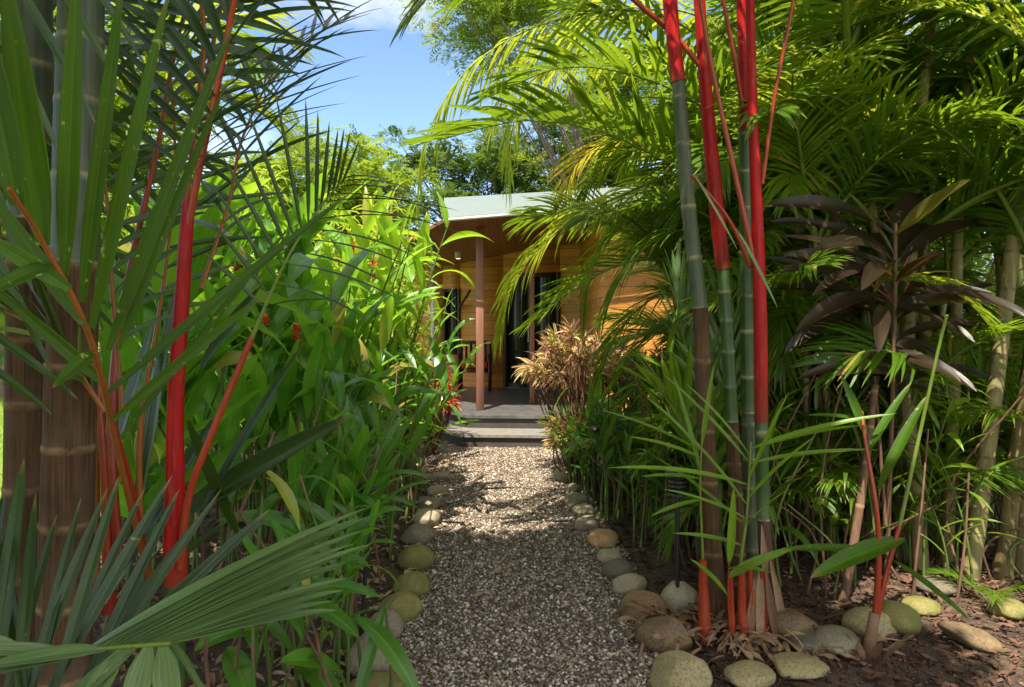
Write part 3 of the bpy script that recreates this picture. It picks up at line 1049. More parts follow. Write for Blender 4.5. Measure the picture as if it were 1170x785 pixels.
# roof: eave polyline, soffit and rising metal sheets
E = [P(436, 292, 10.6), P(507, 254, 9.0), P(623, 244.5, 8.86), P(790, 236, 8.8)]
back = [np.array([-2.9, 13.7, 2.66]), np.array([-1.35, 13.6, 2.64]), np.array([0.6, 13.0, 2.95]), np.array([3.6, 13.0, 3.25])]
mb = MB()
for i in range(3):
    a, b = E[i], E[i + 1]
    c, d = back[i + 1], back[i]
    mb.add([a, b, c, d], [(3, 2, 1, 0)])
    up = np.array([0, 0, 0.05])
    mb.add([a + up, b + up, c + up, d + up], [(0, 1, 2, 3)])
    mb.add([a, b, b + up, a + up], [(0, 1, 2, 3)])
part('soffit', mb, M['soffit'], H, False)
mb = MB()
ridge = [P(470, 262, 13.2), P(507.5, 226, 12.4), P(625, 219, 12.2), P(800, 208, 12.2)]
lift = np.array([0, -0.03, 0.055])
for i in (1, 2):
    a, b, c, d = E[i] + lift, E[i + 1] + lift, ridge[i + 1], ridge[i]
    dn = np.array([0, 0, -0.02])
    mb.add([a, b, c, d], [(0, 1, 2, 3)])
    mb.add([a + dn, b + dn, b, a], [(0, 1, 2, 3)])
    mb.add([d, c, c + np.array([0, 2.5, -0.7]), d + np.array([0, 2.5, -0.7])], [(0, 1, 2, 3)])
rf = part('roof', mb, M['roof'], H, False)
mb = MB()
for i in (1, 2):
    a, b = E[i] + np.array([0, -0.05, 0.02]), E[i + 1] + np.array([0, -0.05, 0.02])
    tube(mb, [a, b], 0.022, 6)
part('eave_trim', mb, M['flash'], rf)
for px, Y, w_, py in ((548.5, 9.5, 0.055, 262), (608, 10.25, 0.035, 268)):
    mb = MB()
    x = XY(px, Y)[0]
    z = CAMZ - (py - CY) / F * Y
    box(mb, (x - w_, Y - w_, 0.326), (x + w_, Y + w_, z + 0.03))
    po = part('post', mb, M['post'], H, False)
    po.modifiers.new('edge', 'BEVEL').width = 0.008
mb = MB()
x = XY(494.5, 10.0)[0]
tube(mb, [(x, 10.0, 0.33), (x, 10.0, 2.75)], 0.035, 8)
part('downpipe', mb, plain('blue_grey_pipe', (0.16, 0.17, 0.19), 0.4, 8, 0.2), H)
mb = MB()
q = P(523.5, 294, 11.6)
tube(mb, [q + np.array([0, 0, 0.1]), q, q - np.array([0, 0, 0.02])], [0.06, 0.06, 0.05], 12)
lt = part('ceiling_light', mb, M['flash'], H)
mb = MB()
tube(mb, [q - np.array([0, 0, 0.021]), q - np.array([0, 0, 0.026])], [0.035, 0.035], 12)
part('bulb', mb, M['glow'], lt)

# armchair on the porch
cx_, cy_ = XY(543, 12.5)
CH = thing('armchair', 'dark wooden armchair with a red seat cushion on the porch', 'chair', (cx_, cy_, 0.325))
for sx in (-1, 1):
    for sy in (-1, 1):
        mb = MB()
        box(mb, (cx_ + sx * 0.27 - .025, cy_ + sy * 0.24 - .025, 0.326), (cx_ + sx * 0.27 + .025, cy_ + sy * 0.24 + .025, 0.95 if sy < 0 else 1.16))
        part('leg', mb, M['chair'], CH, False)
    mb = MB()
    box(mb, (cx_ + sx * 0.27 - .04, cy_ - 0.29, 0.951), (cx_ + sx * 0.27 + .04, cy_ + 0.21, 0.985))
    part('armrest', mb, M['chair'], CH, False)
mb = MB()
box(mb, (cx_ - .243, cy_ - .25, 0.66), (cx_ + .243, cy_ + .25, 0.72))
part('seat', mb, M['chair'], CH, False)
mb = MB()
box(mb, (cx_ - .25, cy_ + .215, 1.161), (cx_ + .25, cy_ + .26, 1.22))
for k in range(5):
    xx = cx_ - .18 + .09 * k
    box(mb, (xx - .022, cy_ + .225, 0.72), (xx + .022, cy_ + .25, 1.16))
part('backrest', mb, M['chair'], CH, False)
mb = MB()
box(mb, (cx_ - .235, cy_ - .27, 0.721), (cx_ + .235, cy_ + .2, 0.84))
cu = part('cushion', mb, M['cushion'], CH)
b_ = cu.modifiers.new('soft', 'BEVEL')
b_.width = 0.04
b_.segments = 3

# ------------------------------------------------------------------ path lights
def path_light(px, pyb, htop, label, lean=0.0):
    g = G(px, pyb)
    T = thing('path_light', label, 'garden light', (g[0], g[1], g[2]), 'black stake lights along the path')
    mb = MB()
    top = np.array([g[0] + lean, g[1], htop])
    tube(mb, [g - np.array([0, 0, 0.05]), top], 0.011, 8)
    part('stake', mb, M['black'], T)
    mb = MB()
    for k in range(5):
        z = htop + 0.012 + 0.022 * k
        tube(mb, [top * [1, 1, 0] + [0, 0, z], top * [1, 1, 0] + [0, 0, z + 0.012]], [0.05, 0.042], 14)
    tube(mb, [top, top + [0, 0, 0.115]], 0.02, 10)
    tube(mb, [top + [0, 0, 0.118], top + [0, 0, 0.135], top + [0, 0, 0.15]], [0.062, 0.058, 0.015], 14)
    part('lantern_head', mb, M['black'], T)


path_light(774, 706, 0.62, 'black stake light beside the right red palm clump')
path_light(411, 738, 0.62, 'black ribbed stake light among the left ginger stems', 0.045)
path_light(680, 574, 0.5, 'black stake light further up among the right low shrubs')

# ------------------------------------------------------------------ right red palms
HG = 'red sealing wax palms beside the path'
RP = thing('sealing_wax_palm', 'clump of red stemmed palms with green canes standing right of the path', 'palm', (1.12, 3.4, 0.04))


def stem(root, name, mat, pts, r0, r1, spacing=None, seed=0, bump_=1.06, flare=1.0, label=None, sides=14):
    mb = MB()
    if spacing:
        ringed(mb, pts, r0, r1, spacing, sides, 0, bump_, flare, seed)
    else:
        c = curve(pts, 24)
        u = np.linspace(0, 1, 24)
        tube(mb, c, (r0 + (r1 - r0) * u) * (1 + 0.06 * np.sin(u * 7 + seed)), sides, 0, 0.0, u)
    return part(name, mb, mat, root, label=label)


def px_r(w, Y):
    return w / 2 / F * Y


Yr = 3.42
# stem one: brown trunk, grey cane, red shaft
stem(RP, 'trunk', M['bark'], [P(818, 700, Yr), P(812, 600, Yr), P(806, 480, Yr), P(800, 350, Yr)], px_r(23, Yr), px_r(17.5, Yr), 0.3, 1, 1.04, 1.3)
stem(RP, 'cane', M['cane_grey'], [P(800, 352, Yr), P(786, 230, Yr), P(775, 92, Yr)], px_r(17.5, Yr), px_r(15.5, Yr), 0.28, 2)
stem(RP, 'crownshaft', M['red'], [P(775, 94, Yr), P(769, 40, Yr), P(760, -60, Yr)], px_r(17.5, Yr), px_r(15, Yr), None, 3)
# stem two
Y2 = 3.5
stem(RP, 'trunk', M['bark'], [P(846, 705, Y2), P(842, 600, Y2), P(836, 480, Y2)], px_r(18, Y2), px_r(15, Y2), 0.15, 4, 1.05, 1.2)
stem(RP, 'cane', M['cane_green'], [P(836, 482, Y2), P(832, 400, Y2), P(826, 304, Y2)], px_r(15, Y2), px_r(14, Y2), 0.16, 5)
stem(RP, 'crownshaft', M['red'], [P(826, 307, Y2), P(815, 200, Y2), P(803, 60, Y2), P(796, -60, Y2)], px_r(17, Y2), px_r(13, Y2), None, 6)
# stem three
Y3 = 3.55
stem(RP, 'trunk', M['cane_grey'], [P(862, 705, Y3), P(858, 600, Y3), P(855, 470, Y3)], px_r(17, Y3), px_r(16, Y3), 0.16, 7)
stem(RP, 'cane', M['cane_green'], [P(855, 472, Y3), P(853, 300, Y3), P(851, 150, Y3)], px_r(16, Y3), px_r(14, Y3), 0.2, 8)
stem(RP, 'crownshaft', M['red'], [P(851, 152, Y3), P(849, 60, Y3), P(846, -60, Y3)], px_r(13, Y3), px_r(11, Y3), None, 9)
# stem four, the reddest, in front
Y4 = 3.3
stem(RP, 'trunk', M['husk'], [P(879, 722, Y4), P(877, 660, Y4), P(872, 592, Y4)], px_r(19, Y4), px_r(14, Y4), None, 10)
stem(RP, 'cane', M['cane_green'], [P(872, 594, Y4), P(871, 540, Y4), P(870, 480, Y4)], px_r(15, Y4), px_r(14.5, Y4), 0.5, 11)
stem(RP, 'crownshaft', M['red'], [P(870, 482, Y4), P(869, 380, Y4), P(866, 270, Y4), P(860, 120, Y4), P(856, -40, Y4)], px_r(15.5, Y4), px_r(10, Y4), None, 12)


def petiole(root, pts, r0, r1, mat='petiole', name='petiole'):
    mb = MB()
    c = curve(pts, 20)
    tube(mb, c, np.linspace(r0, r1, 20), 8, 0, 0.0)
    return part(name, mb, M[mat], root)


petiole(RP, [P(862, 300, 3.3), P(838, 190, 3.28), P(812, 70, 3.25), P(795, -30, 3.2)], .014, .010)
petiole(RP, [P(871, 210, 3.3), P(885, 110, 3.25), P(903, 20, 3.2), P(912, -40, 3.15)], .010, .008)
petiole(RP, [P(858, 306, 3.32), P(832, 250, 3.25), P(790, 200, 3.2)], .010, .008)
petiole(RP, [P(806, 82, 3.5), P(770, 40, 3.5), P(730, 5, 3.45), P(690, -30, 3.4)], .016, .012)
petiole(RP, [P(848, 120, 3.5), P(838, 60, 3.45), P(822, -20, 3.4)], .012, .010)


def frond(root, pts, n, L, W, mat, start=0.2, rmat='rachis_green', r0=0.011, seed=0, sub=True, **kw):
    """hero frond: leaflets with the rachis as its own piece"""
    sp = curve(pts, 40)
    mb = MB()
    frond_blades(mb, sp, n, L, W, start, seed=seed, **kw)
    fr = part('frond', mb, M[mat], root)
    mb = MB()
    tube(mb, sp, np.linspace(r0, r0 * 0.25, 40), 7, 0, 0.0)
    part('rachis', mb, M[rmat], fr)
    return fr


# the crown of this clump, mostly above the frame
frond(RP, [P(795, -30, 3.2), P(760, -190, 3.0), P(640, -260, 2.7), P(520, -200, 2.5)], 22, .5, .022, 'palm_mid', .15, seed=21)
frond(RP, [P(912, -40, 3.15), P(960, -190, 3.0), P(1060, -230, 2.8), P(1180, -120, 2.6)], 22, .5, .022, 'palm_mid', .15, seed=22)
frond(RP, [P(690, -30, 3.4), P(620, -80, 3.3), P(540, -60, 3.1), P(470, 20, 3.0)], 20, .42, .018, 'palm_mid', .1, seed=23)
frond(RP, [P(822, -20, 3.4), P(830, -180, 3.4), P(900, -300, 3.6), P(1000, -300, 3.9)], 22, .5, .022, 'palm_mid', .15, seed=24)
frond(RP, [P(856, -40, 3.3), P(850, -200, 3.1), P(840, -290, 2.6), P(830, -300, 1.9)], 22, .5, .022, 'palm_mid', .15, seed=25)
frond(RP, [P(760, -60, 3.4), P(720, -200, 3.6), P(640, -260, 4.0), P(560, -230, 4.3)], 22, .5, .022, 'palm_mid', .15, seed=26)
# frond springing from the red stem toward lower right: one long thin pale leaflet pair
mb = MB()
blades(mb, [P(792, 198, 3.2), P(842, 262, 3.2)], [P(850, 290, 3.1) - P(792, 198, 3.2), P(880, 330, 3.1) - P(842, 262, 3.2)], [(0.3, -1, 0.5), (0.3, -1, .5)], [.42, .42], [.008, .01], 8, 3, 0.1)
part('leaflet', mb, M['palm_blue'], RP)

# suckers at the foot
def sucker(root, pts, leaves, mat, r0=0.010, rm='rachis_green'):
    """young shoot: a stalk with a handful of long leaflets; leaves = (t, tip_px, tip_py, Y, halfwidth)"""
    sp = curve(pts, 30)
    O, D, Nn, L, W = [], [], [], [], []
    for t, x, y, Y, hw in leaves:
        o = sp[int(t * 29)]
        e = P(x, y, Y)
        O.append(o); D.append(e - o + np.array([0, 0, .12 * np.linalg.norm(e - o)])); L.append(np.linalg.norm(e - o) * 1.03); W.append(hw * 1.1)
        Nn.append((0.15, -0.7, 1.0))
    mb = MB()
    blades(mb, O, D, Nn, L, W, 9, 5, 0.16, 0.35, 0.3, seed=len(leaves), base=0.3)
    f = part('frond', mb, M[mat], root)
    mb = MB()
    tube(mb, sp, np.linspace(r0, r0 * .35, 30), 8, 0, 0.0)
    part('rachis', mb, M[rm], f)


sucker(RP, [P(848, 735, 3.2), P(846, 650, 3.2), P(853, 590, 3.2), P(858, 505, 3.2)],
       [(.98, 1020, 474, 3.0, .014), (.97, 985, 487, 3.1, .012), (.9, 1000, 515, 3.1, .012), (.95, 785, 440, 3.0, .013), (.9, 760, 430, 3.3, .012), (.8, 700, 536, 2.8, .014), (.72, 770, 480, 3.4, .010),
        (.75, 930, 500, 2.9, .012), (.65, 760, 560, 3.0, .010), (.62, 900, 560, 2.95, .012), (.5, 770, 610, 3.1, .012), (.85, 900, 450, 2.9, .012), (.6, 745, 520, 3.5, .01)], 'palm_fresh', .012)
sucker(RP, [P(804, 735, 3.25), P(803, 640, 3.25), P(800, 560, 3.25), P(802, 500, 3.25)],
       [(.95, 740, 455, 3.2, .012), (.9, 720, 500, 3.1, .012), (.98, 815, 420, 3.2, .012), (.8, 735, 545, 3.1, .011), (.85, 770, 430, 3.4, .012), (.7, 745, 590, 3.1, .011), (.95, 690, 470, 3.2, .010)], 'palm_fresh', .010)
sucker(RP, [P(836, 740, 3.15), P(832, 680, 3.15), P(833, 640, 3.15)],
       [(.98, 838, 560, 3.1, .02), (.8, 905, 628, 3.0, .024), (.9, 880, 655, 2.9, .018), (.6, 790, 640, 3.0, .018)], 'palm_fresh', .008, 'petiole')
# orange red bases of the suckers
for a, b, w_ in ((804, 735, 17), (848, 742, 15), (836, 748, 9), (858, 738, 10), (872, 748, 14)):
    mb = MB()
    tube(mb, curve([P(a + 2, b, 3.18), P(a, b - 50, 3.2), P(a - 1, b - 95, 3.2)], 12), np.linspace(px_r(w_, 3.2), px_r(w_ * .5, 3.2), 12), 10, 0, 0.0)
    part('shoot_base', mb, M['petiole'], RP)
# dry husks round the foot
n = 420
rg = np.random.default_rng(5)
a = rg.uniform(0, 6.28, n)
rr = .05 + .42 * rg.random(n) ** 1.2
O = np.stack([1.13 + rr * np.cos(a) * 1.2, 3.22 + rr * np.sin(a) * 0.7, 0.05 + rg.uniform(0, .04, n)], 1)
mb = MB()
blades(mb, O, np.stack([np.cos(a + rg.normal(0, 1, n)), np.sin(a + rg.normal(0, 1, n)), rg.normal(.12, .25, n)], 1), np.stack([rg.normal(0, .5, n), 0 * a - .3, 1 + 0 * a], 1), rg.uniform(.05, .19, n), rg.uniform(.003, .014, n), 6, 3, rg.uniform(.2, 1.0, n), .5, .4, seed=5, wave=.4)
part('dry_husk', mb, M['husk'], RP)
mb = MB()
blades(mb, [P(868, 650, 3.2), P(874, 650, 3.18), P(862, 660, 3.2), P(880, 640, 3.24), P(870, 600, 3.27)],
       [(-.05, -.1, -1), (.12, -.1, -1), (-.15, -.1, -1), (.2, 0, -1), (.05, -.05, -1)], [(0, -1, 0)] * 5, [.42, .38, .36, .40, .3], [.022, .018, .02, .018, .016], 8, 5, .02, .7, .5, seed=9, wave=.35)
part('husk_sheath', mb, M['husk'], RP)

# red shooted sprout
SP = thing('palm_sprout', 'young palm sprout with two red stalks and brown husky base', 'palm sprout', P(988, 775, 2.95) * [1, 1, 0], None)
Ys = 3.0
mb = MB()
tube(mb, curve([P(985, 785, Ys), P(992, 750, Ys), P(999, 700, Ys)], 14), np.linspace(.036, .020, 14), 10, 0, np.linspace(.2, .7, 14))
a = np.linspace(0, 6, 9)
blades(mb, P(986, 784, Ys) + np.stack([.035 * np.cos(a), .035 * np.sin(a), 0 * a], 1), np.stack([.22 * np.cos(a) + .12, .22 * np.sin(a), 1 + 0 * a], 1), np.stack([np.cos(a), np.sin(a), .1 + 0 * a], 1), np.linspace(.16, .30, 9), .026, 8, 5, np.linspace(-.1, .8, 9), -.4, .35, seed=23, wave=.3)
n = 9
a = rg.uniform(2.2, 4.2, n)
blades(mb, np.tile(P(985, 775, Ys - .05), (n, 1)) + rg.normal(0, .02, (n, 3)), np.stack([np.cos(a), np.sin(a) * .3 - .3, rg.uniform(0, .5, n)], 1), [(0, -.2, 1)] * n, rg.uniform(.12, .3, n), rg.uniform(.02, .035, n), 7, 5, .8, .5, .4, seed=3, wave=.5)
part('husk', mb, M['husk'], SP)
petiole(SP, [P(1000, 712, Ys), P(1004, 640, Ys), P(1001, 580, Ys), P(988, 500, 3.05), P(985, 470, 3.1)], .016, .006)
petiole(SP, [P(1000, 712, Ys), P(1014, 650, Ys), P(1028, 600, Ys)], .014, .009)
mb = MB()
tube(mb, curve([P(1028, 600, Ys), P(1050, 500, 3.0), P(1072, 400, 2.95), P(1082, 360, 2.9)], 20), np.linspace(.009, .006, 20), 8, 0, 0.0)
part('rachis', mb, M['rachis_green'], SP)
mb = MB()
blades(mb, [P(1033, 616, 3.0), P(1020, 640, 3.0), P(1002, 630, 3.0), P(1004, 560, 3.02), P(990, 520, 3.05), P(986, 480, 3.1), P(990, 500, 3.08)],
       [P(905, 655, 2.85) - P(1033, 616, 3.0), P(1078, 680, 2.8) - P(1020, 640, 3.0), P(890, 620, 3.1) - P(1002, 630, 3.), P(1060, 440, 3.1) - P(1004, 560, 3.02), P(1040, 430, 3.1) - P(990, 520, 3.05), P(930, 470, 3.1) - P(986, 480, 3.1), P(960, 410, 3.1) - P(986, 480, 3.1)],
       [(0, -.6, 1), (.3, -.6, 1), (0, -.5, 1), (-1, -.5, .4), (-1, -.5, .4), (0, -.5, 1), (0, -1, .3)], [.50, .36, .42, .5, .4, .25, .3], [.046, .024, .024, .028, .022, .016, .022], 12, 7, .12, .35, .4, seed=4)
part('leaf', mb, M['palm_speck'], SP)

# ------------------------------------------------------------------ cordyline
def cordyline(px, Y, base_py, tips, label):
    b = np.array([(px - CX) / F * Y, Y, 0.05])
    T = thing('cordyline', label, 'ti plant', b)
    mb = MB()
    for pts, r in tips['stems']:
        tube(mb, curve([P(*q) for q in pts], 16), np.linspace(r, r * .7, 16), 8, 0, 0.0)
    part('stem', mb, M['brown_stem'], T)
    rq = np.random.default_rng(12)
    for q in range(16):
        sx_ = rq.choice([-1, 1])
        oy = rq.uniform(290, 450)
        tips['leaves'].append((1020 + 4 * sx_, oy, 1020 + sx_ * rq.uniform(45, 130), oy - rq.uniform(-20, 55), Y - .1, Y + rq.uniform(-.5, .45), rq.uniform(.022, .04), rq.uniform(.2, .6)))
    for nm, mt in (('leaves', 'cordyline'), ('young_leaf', 'cord_new')):
        O, D, Nn, L, W, Gv = [], [], [], [], [], []
        for (ox, oy, ex, ey, Yo, Ye, hw, gv) in tips[nm]:
            o, e = P(ox, oy, Yo), P(ex, ey, Ye)
            O.append(o); D.append(e - o + np.array([0, 0, gv * .55 * np.linalg.norm(e - o)])); L.append(np.linalg.norm(e - o) * 1.08); W.append(hw * .88); Gv.append(gv)
            Nn.append((0, -1.0, 1))
        mb = MB()
        blades(mb, O, D, Nn, L, W, 12, 5, Gv, .35, .5, seed=2, wave=.12, base=.1)
        part('leaf', mb, M[mt], T)
    mb = MB()
    for (ox, oy, ex, ey) in tips['stalks']:
        tube(mb, [P(ox, oy, Y), P(ex, ey, Y - .02)], [.006, .004], 6, 0, 0.0)
    part('leaf_stalk', mb, plain('pink_stalk', (0.30, 0.06, 0.06), .45, 20, .3), T)


c1 = {
    'stems': [([(1012, 700, 3.75), (1016, 560, 3.7), (1022, 380, 3.65), (1023, 255, 3.6)], .014), ([(1012, 600, 3.7), (1000, 440, 3.72), (990, 340, 3.75)], .010)],
    'leaves': [(1022, 268, 885, 222, 3.6, 3.5, .06, .5), (1020, 262, 1060, 218, 3.6, 3.9, .075, .5), (1018, 290, 892, 245, 3.6, 3.7, .045, .4), (1022, 300, 935, 272, 3.55, 3.1, .045, .45),
               (1018, 318, 985, 315, 3.55, 3.1, .05, .6), (1015, 330, 905, 285, 3.6, 3.5, .045, .3), (1012, 340, 915, 365, 3.6, 3.2, .05, .4), (1010, 345, 885, 325, 3.65, 3.6, .035, .3),
               (1026, 340, 1130, 330, 3.6, 3.4, .035, .35), (1030, 335, 1172, 352, 3.6, 3.1, .045, .45), (1026, 352, 1125, 340, 3.6, 3.6, .06, .35), (1026, 350, 1110, 385, 3.6, 3.3, .035, .35),
               (1010, 350, 1003, 395, 3.55, 3.2, .045, .5), (1016, 300, 1060, 250, 3.65, 4.0, .05, .4), (1022, 300, 990, 262, 3.6, 4.0, .06, .4), (1024, 400, 1112, 440, 3.6, 3.3, .032, .4),
               (1022, 420, 915, 425, 3.6, 3.4, .032, .35), (1022, 430, 960, 420, 3.6, 3.4, .05, .45), (1026, 300, 1125, 245, 3.65, 4.0, .05, .5), (990, 350, 885, 290, 3.75, 3.9, .05, .4), (992, 350, 900, 395, 3.75, 3.6, .05, .4),
               (1020, 410, 1095, 430, 3.6, 3.3, .05, .5), (992, 345, 950, 235, 3.75, 4.0, .05, .4), (1024, 395, 1075, 405, 3.6, 3.7, .06, .4), (1012, 360, 940, 340, 3.6, 3.9, .06, .4), (1024, 360, 1080, 300, 3.6, 4.0, .05, .4)],
    'young_leaf': [(1022, 270, 1100, 208, 3.58, 3.3, .055, .15), (1021, 290, 975, 222, 3.6, 3.5, .02, .3), (1020, 300, 1000, 330, 3.6, 3.4, .02, .4)],
    'stalks': [(1022, 262, 1010, 240), (1023, 330, 1042, 282), (1021, 350, 1006, 320), (1022, 345, 960, 300), (1024, 350, 1040, 320)],
}
cordyline(1014, 3.72, 700, c1, 'dark burgundy leaved ti plant standing right of the red palm stems')

# ------------------------------------------------------------------ frond pool for areca palms
def pool_frond(seed, n=42, L=.36, W=.0085, rise=62, bend=95, vee=18, grav=.5, mats=('areca', 'rachis_green'), start=.2, length=1.0, roll=0.0):
    rg = np.random.default_rng(seed)
    k = 36
    th = R(rise)
    p = np.zeros(3)
    pts = [p.copy()]
    side = rg.normal(0, .12)
    for i in range(k):
        t = i / k
        th_i = th - R(bend) * t ** 1.35
        p = p + length / k * np.array([math.cos(th_i), side * t, math.sin(th_i)])
        pts.append(p.copy())
    mb = MB()
    frond_blades(mb, np.array(pts), n, L, W, start, 62, 20, vee, grav, 0, seed, 5, 3, roll, heading=(1, 0, 0))
    tube(mb, pts, np.linspace(.014, .003, len(pts)), 6, 1, 0.0)
    return mb.mesh('areca_frond', [M[m] for m in mats])


POOL = [pool_frond(200 + i, rise=55 + 7 * (i % 4), bend=70 + 16 * (i % 5), grav=.3 + .12 * (i % 4)) for i in range(8)]
POOLY = [pool_frond(230 + i, rise=55 + 7 * (i % 3), bend=95 + 16 * (i % 3), grav=.45, mats=('areca_yellow', 'rachis_green')) for i in range(3)]


def put(name, me, parent, loc, az, tilt=0.0, scale=1.0, roll=0.0):
    o = bpy.data.objects.new(name, me)
    COL.objects.link(o)
    o.parent = parent
    o.matrix_local = Matrix.Translation(Vector(loc)) @ Matrix.Rotation(az, 4, 'Z') @ Matrix.Rotation(-tilt, 4, 'Y') @ Matrix.Rotation(roll, 4, 'X') @ Matrix.Scale(scale, 4)
    return o


M['areca_dead'] = leafmat('areca_leaf_dead', (0.16, 0.09, 0.035), (0.30, 0.19, 0.08), (0.3, 0.18, 0.06), 0.6, 0.25, 5, 0.3, 0.1, spec=0.2)
POOLD = [pool_frond(260 + i, rise=40, bend=110, grav=1.0, n=30, mats=('areca_dead', 'brown_stem')) for i in range(2)]


def areca(label, loc, nstem, hmin, hmax, spread, seed, rad=.04, fl=(1.5, 2.1), nf=(5, 7), yel=.12, azrange=None, lean=.25, low=7):
    rg = np.random.default_rng(seed)
    T = thing('areca_palm', label, 'palm', loc, 'areca palms massed along the garden')
    L0 = np.array(loc, float)
    for i in range(nstem):
        a = 6.283 * i / nstem + rg.uniform(-.5, .5)
        r = spread * rg.uniform(.35, 1)
        b = L0 + np.array([math.cos(a) * r, math.sin(a) * r, -.03])
        h = rg.uniform(hmin, hmax)
        ln = lean * rg.uniform(.3, 1)
        top = b + np.array([math.cos(a) * ln * h * .5, math.sin(a) * ln * h * .5, h])
        mid = (b + top) / 2 + np.array([math.cos(a), math.sin(a), 0]) * -.03 * h
        mb = MB()
        q = rad * rg.uniform(.75, 1.15)
        ringed(mb, [b, mid, top], q, q * .72, .25, 10, 0, 1.06, 1.25, seed * 10 + i)
        part('stem', mb, M['areca_stem'], T)
        d = nrm(top - mid)
        sh = top + d * .5
        mb = MB()
        tube(mb, curve([top - d * .02, top + d * .2, sh], 10), np.linspace(q * .98, q * .55, 10), 10, 0, 0.0)
        part('leaf_sheath', mb, M['areca_sheath'], T)
        k = rg.integers(nf[0], nf[1] + 1)
        for j in range(k):
            az = j * 2.4 + rg.uniform(-.4, .4) + a if azrange is None else rg.uniform(*azrange)
            pool = POOLY if rg.random() < yel else POOL
            put('frond', pool[rg.integers(len(pool))], T, sh - d * rg.uniform(0.0, .3) - L0, az, R(rg.uniform(-18, 22)), rg.uniform(*fl), R(rg.normal(0, 12)))
    for j in range(2 if 4.9 < loc[1] < 9 else 0):
        put('frond', POOLD[j], T, sh - d * .45 - L0, rg.uniform(0, 6.28), R(-rg.uniform(45, 75)), rg.uniform(.8, 1.2))
    for j in range(low):
        a = rg.uniform(0, 6.28)
        put('frond', POOL[rg.integers(len(POOL))], T, (spread * math.cos(a), spread * math.sin(a), rg.uniform(.05, .9)), a + rg.normal(0, .5), R(rg.uniform(-5, 25)), rg.uniform(.75, 1.3), R(rg.normal(0, 15)))
    return T


areca('tan stemmed areca clump rising directly behind the dark ti plant', (2.3, 4.6, .06), 8, 1.2, 2.5, .42, 1, .026, (1.2, 1.7), (3, 5), low=5)
areca('areca clump with thick pale ringed stems near the right edge', (2.75, 4.05, .06), 4, 1.5, 2.7, .42, 2, .045, lean=.55, low=2)
areca('areca clump behind the red palm stems, its stems hidden by low fronds', (1.75, 5.2, .06), 7, 1.0, 2.0, .34, 3, .021, (1.3, 1.8), yel=.2, low=10)
areca('areca half hidden behind the tall straight pale trunk', (3.2, 5.6, .06), 2, 2.4, 3.0, .2, 4, .04, (1.4, 1.8), (3, 4), low=4)
areca('shaded areca clump at the far right edge behind the ringed stems', (4.0, 5.2, .06), 4, 1.4, 3.0, .4, 5, .04, nf=(4, 5), low=8)
areca('areca clump between the house wall and the tall pale trunk', (2.6, 6.9, .0), 4, 1.2, 2.3, .3, 6, .032, (1.3, 1.7), (4, 5), yel=.35, low=8)
areca('sunlit areca clump far back at the right behind the others', (4.4, 7.6, 0), 4, 1.6, 3.0, .45, 7, .04, (1.5, 2.0), (4, 5), yel=.5, low=6)
areca('high areca crown filling the upper right corner of the photo', (4.1, 3.8, .06), 3, 2.3, 3.2, .35, 8, .045, (1.6, 2.0), (4, 5))
areca('yellowing areca clump at the back beside the right end of the house', (3.9, 9.3, -.06), 6, 1.8, 3.6, .45, 9, .04, (1.6, 2.2), yel=.5, low=8)
areca('big areca clump in the far right background', (6.4, 8.2, -.06), 6, 1.8, 3.8, .5, 10, .045, (1.7, 2.2), yel=.4, low=9)
areca('low shadowed areca between the far right stems', (3.4, 5.9, .0), 5, .3, 1.0, .4, 12, .028, (1.3, 1.8), low=12)
areca('low dark areca shoots right behind the red shooted sprout', (1.95, 4.5, .06), 3, .6, 1.3, .25, 13, .024, (1.0, 1.4), low=5)
areca('slim areca at the right edge in front of the ringed stems', (3.25, 3.9, .06), 2, 1.2, 1.8, .2, 14, .03, (1.2, 1.6), low=4)

areca('areca palm behind the left red shaft, its fronds crossing the sky', (-2.8, 4.3, .0), 4, 2.0, 3.0, .3, 21, .03, (1.3, 1.75), (4, 5), low=2)
areca('areca palm far left behind the ringed trunks', (-3.6, 4.9, -.05), 4, 1.6, 3.2, .3, 22, .03, (1.5, 2.0), low=0)
areca('areca palm added just outside the left edge to shade the ringed trunks', (-2.5, .9, 0), 5, 1.6, 3.0, .3, 23, .035, (1.4, 1.7), low=3)  # added beside the view to keep sky light off the left palms
areca('unseen areca palm added left of the viewpoint to block sky light', (-2.6, -.9, 0), 5, 1.6, 3.2, .3, 24, .035, (1.5, 1.9), low=3)  # out of view, added to darken the near left plants
areca('low areca with arching fronds in front of the sunlit house wall', (1.95, 6.5, 0), 5, .5, 1.2, .25, 25, .024, (1.1, 1.4), low=4)

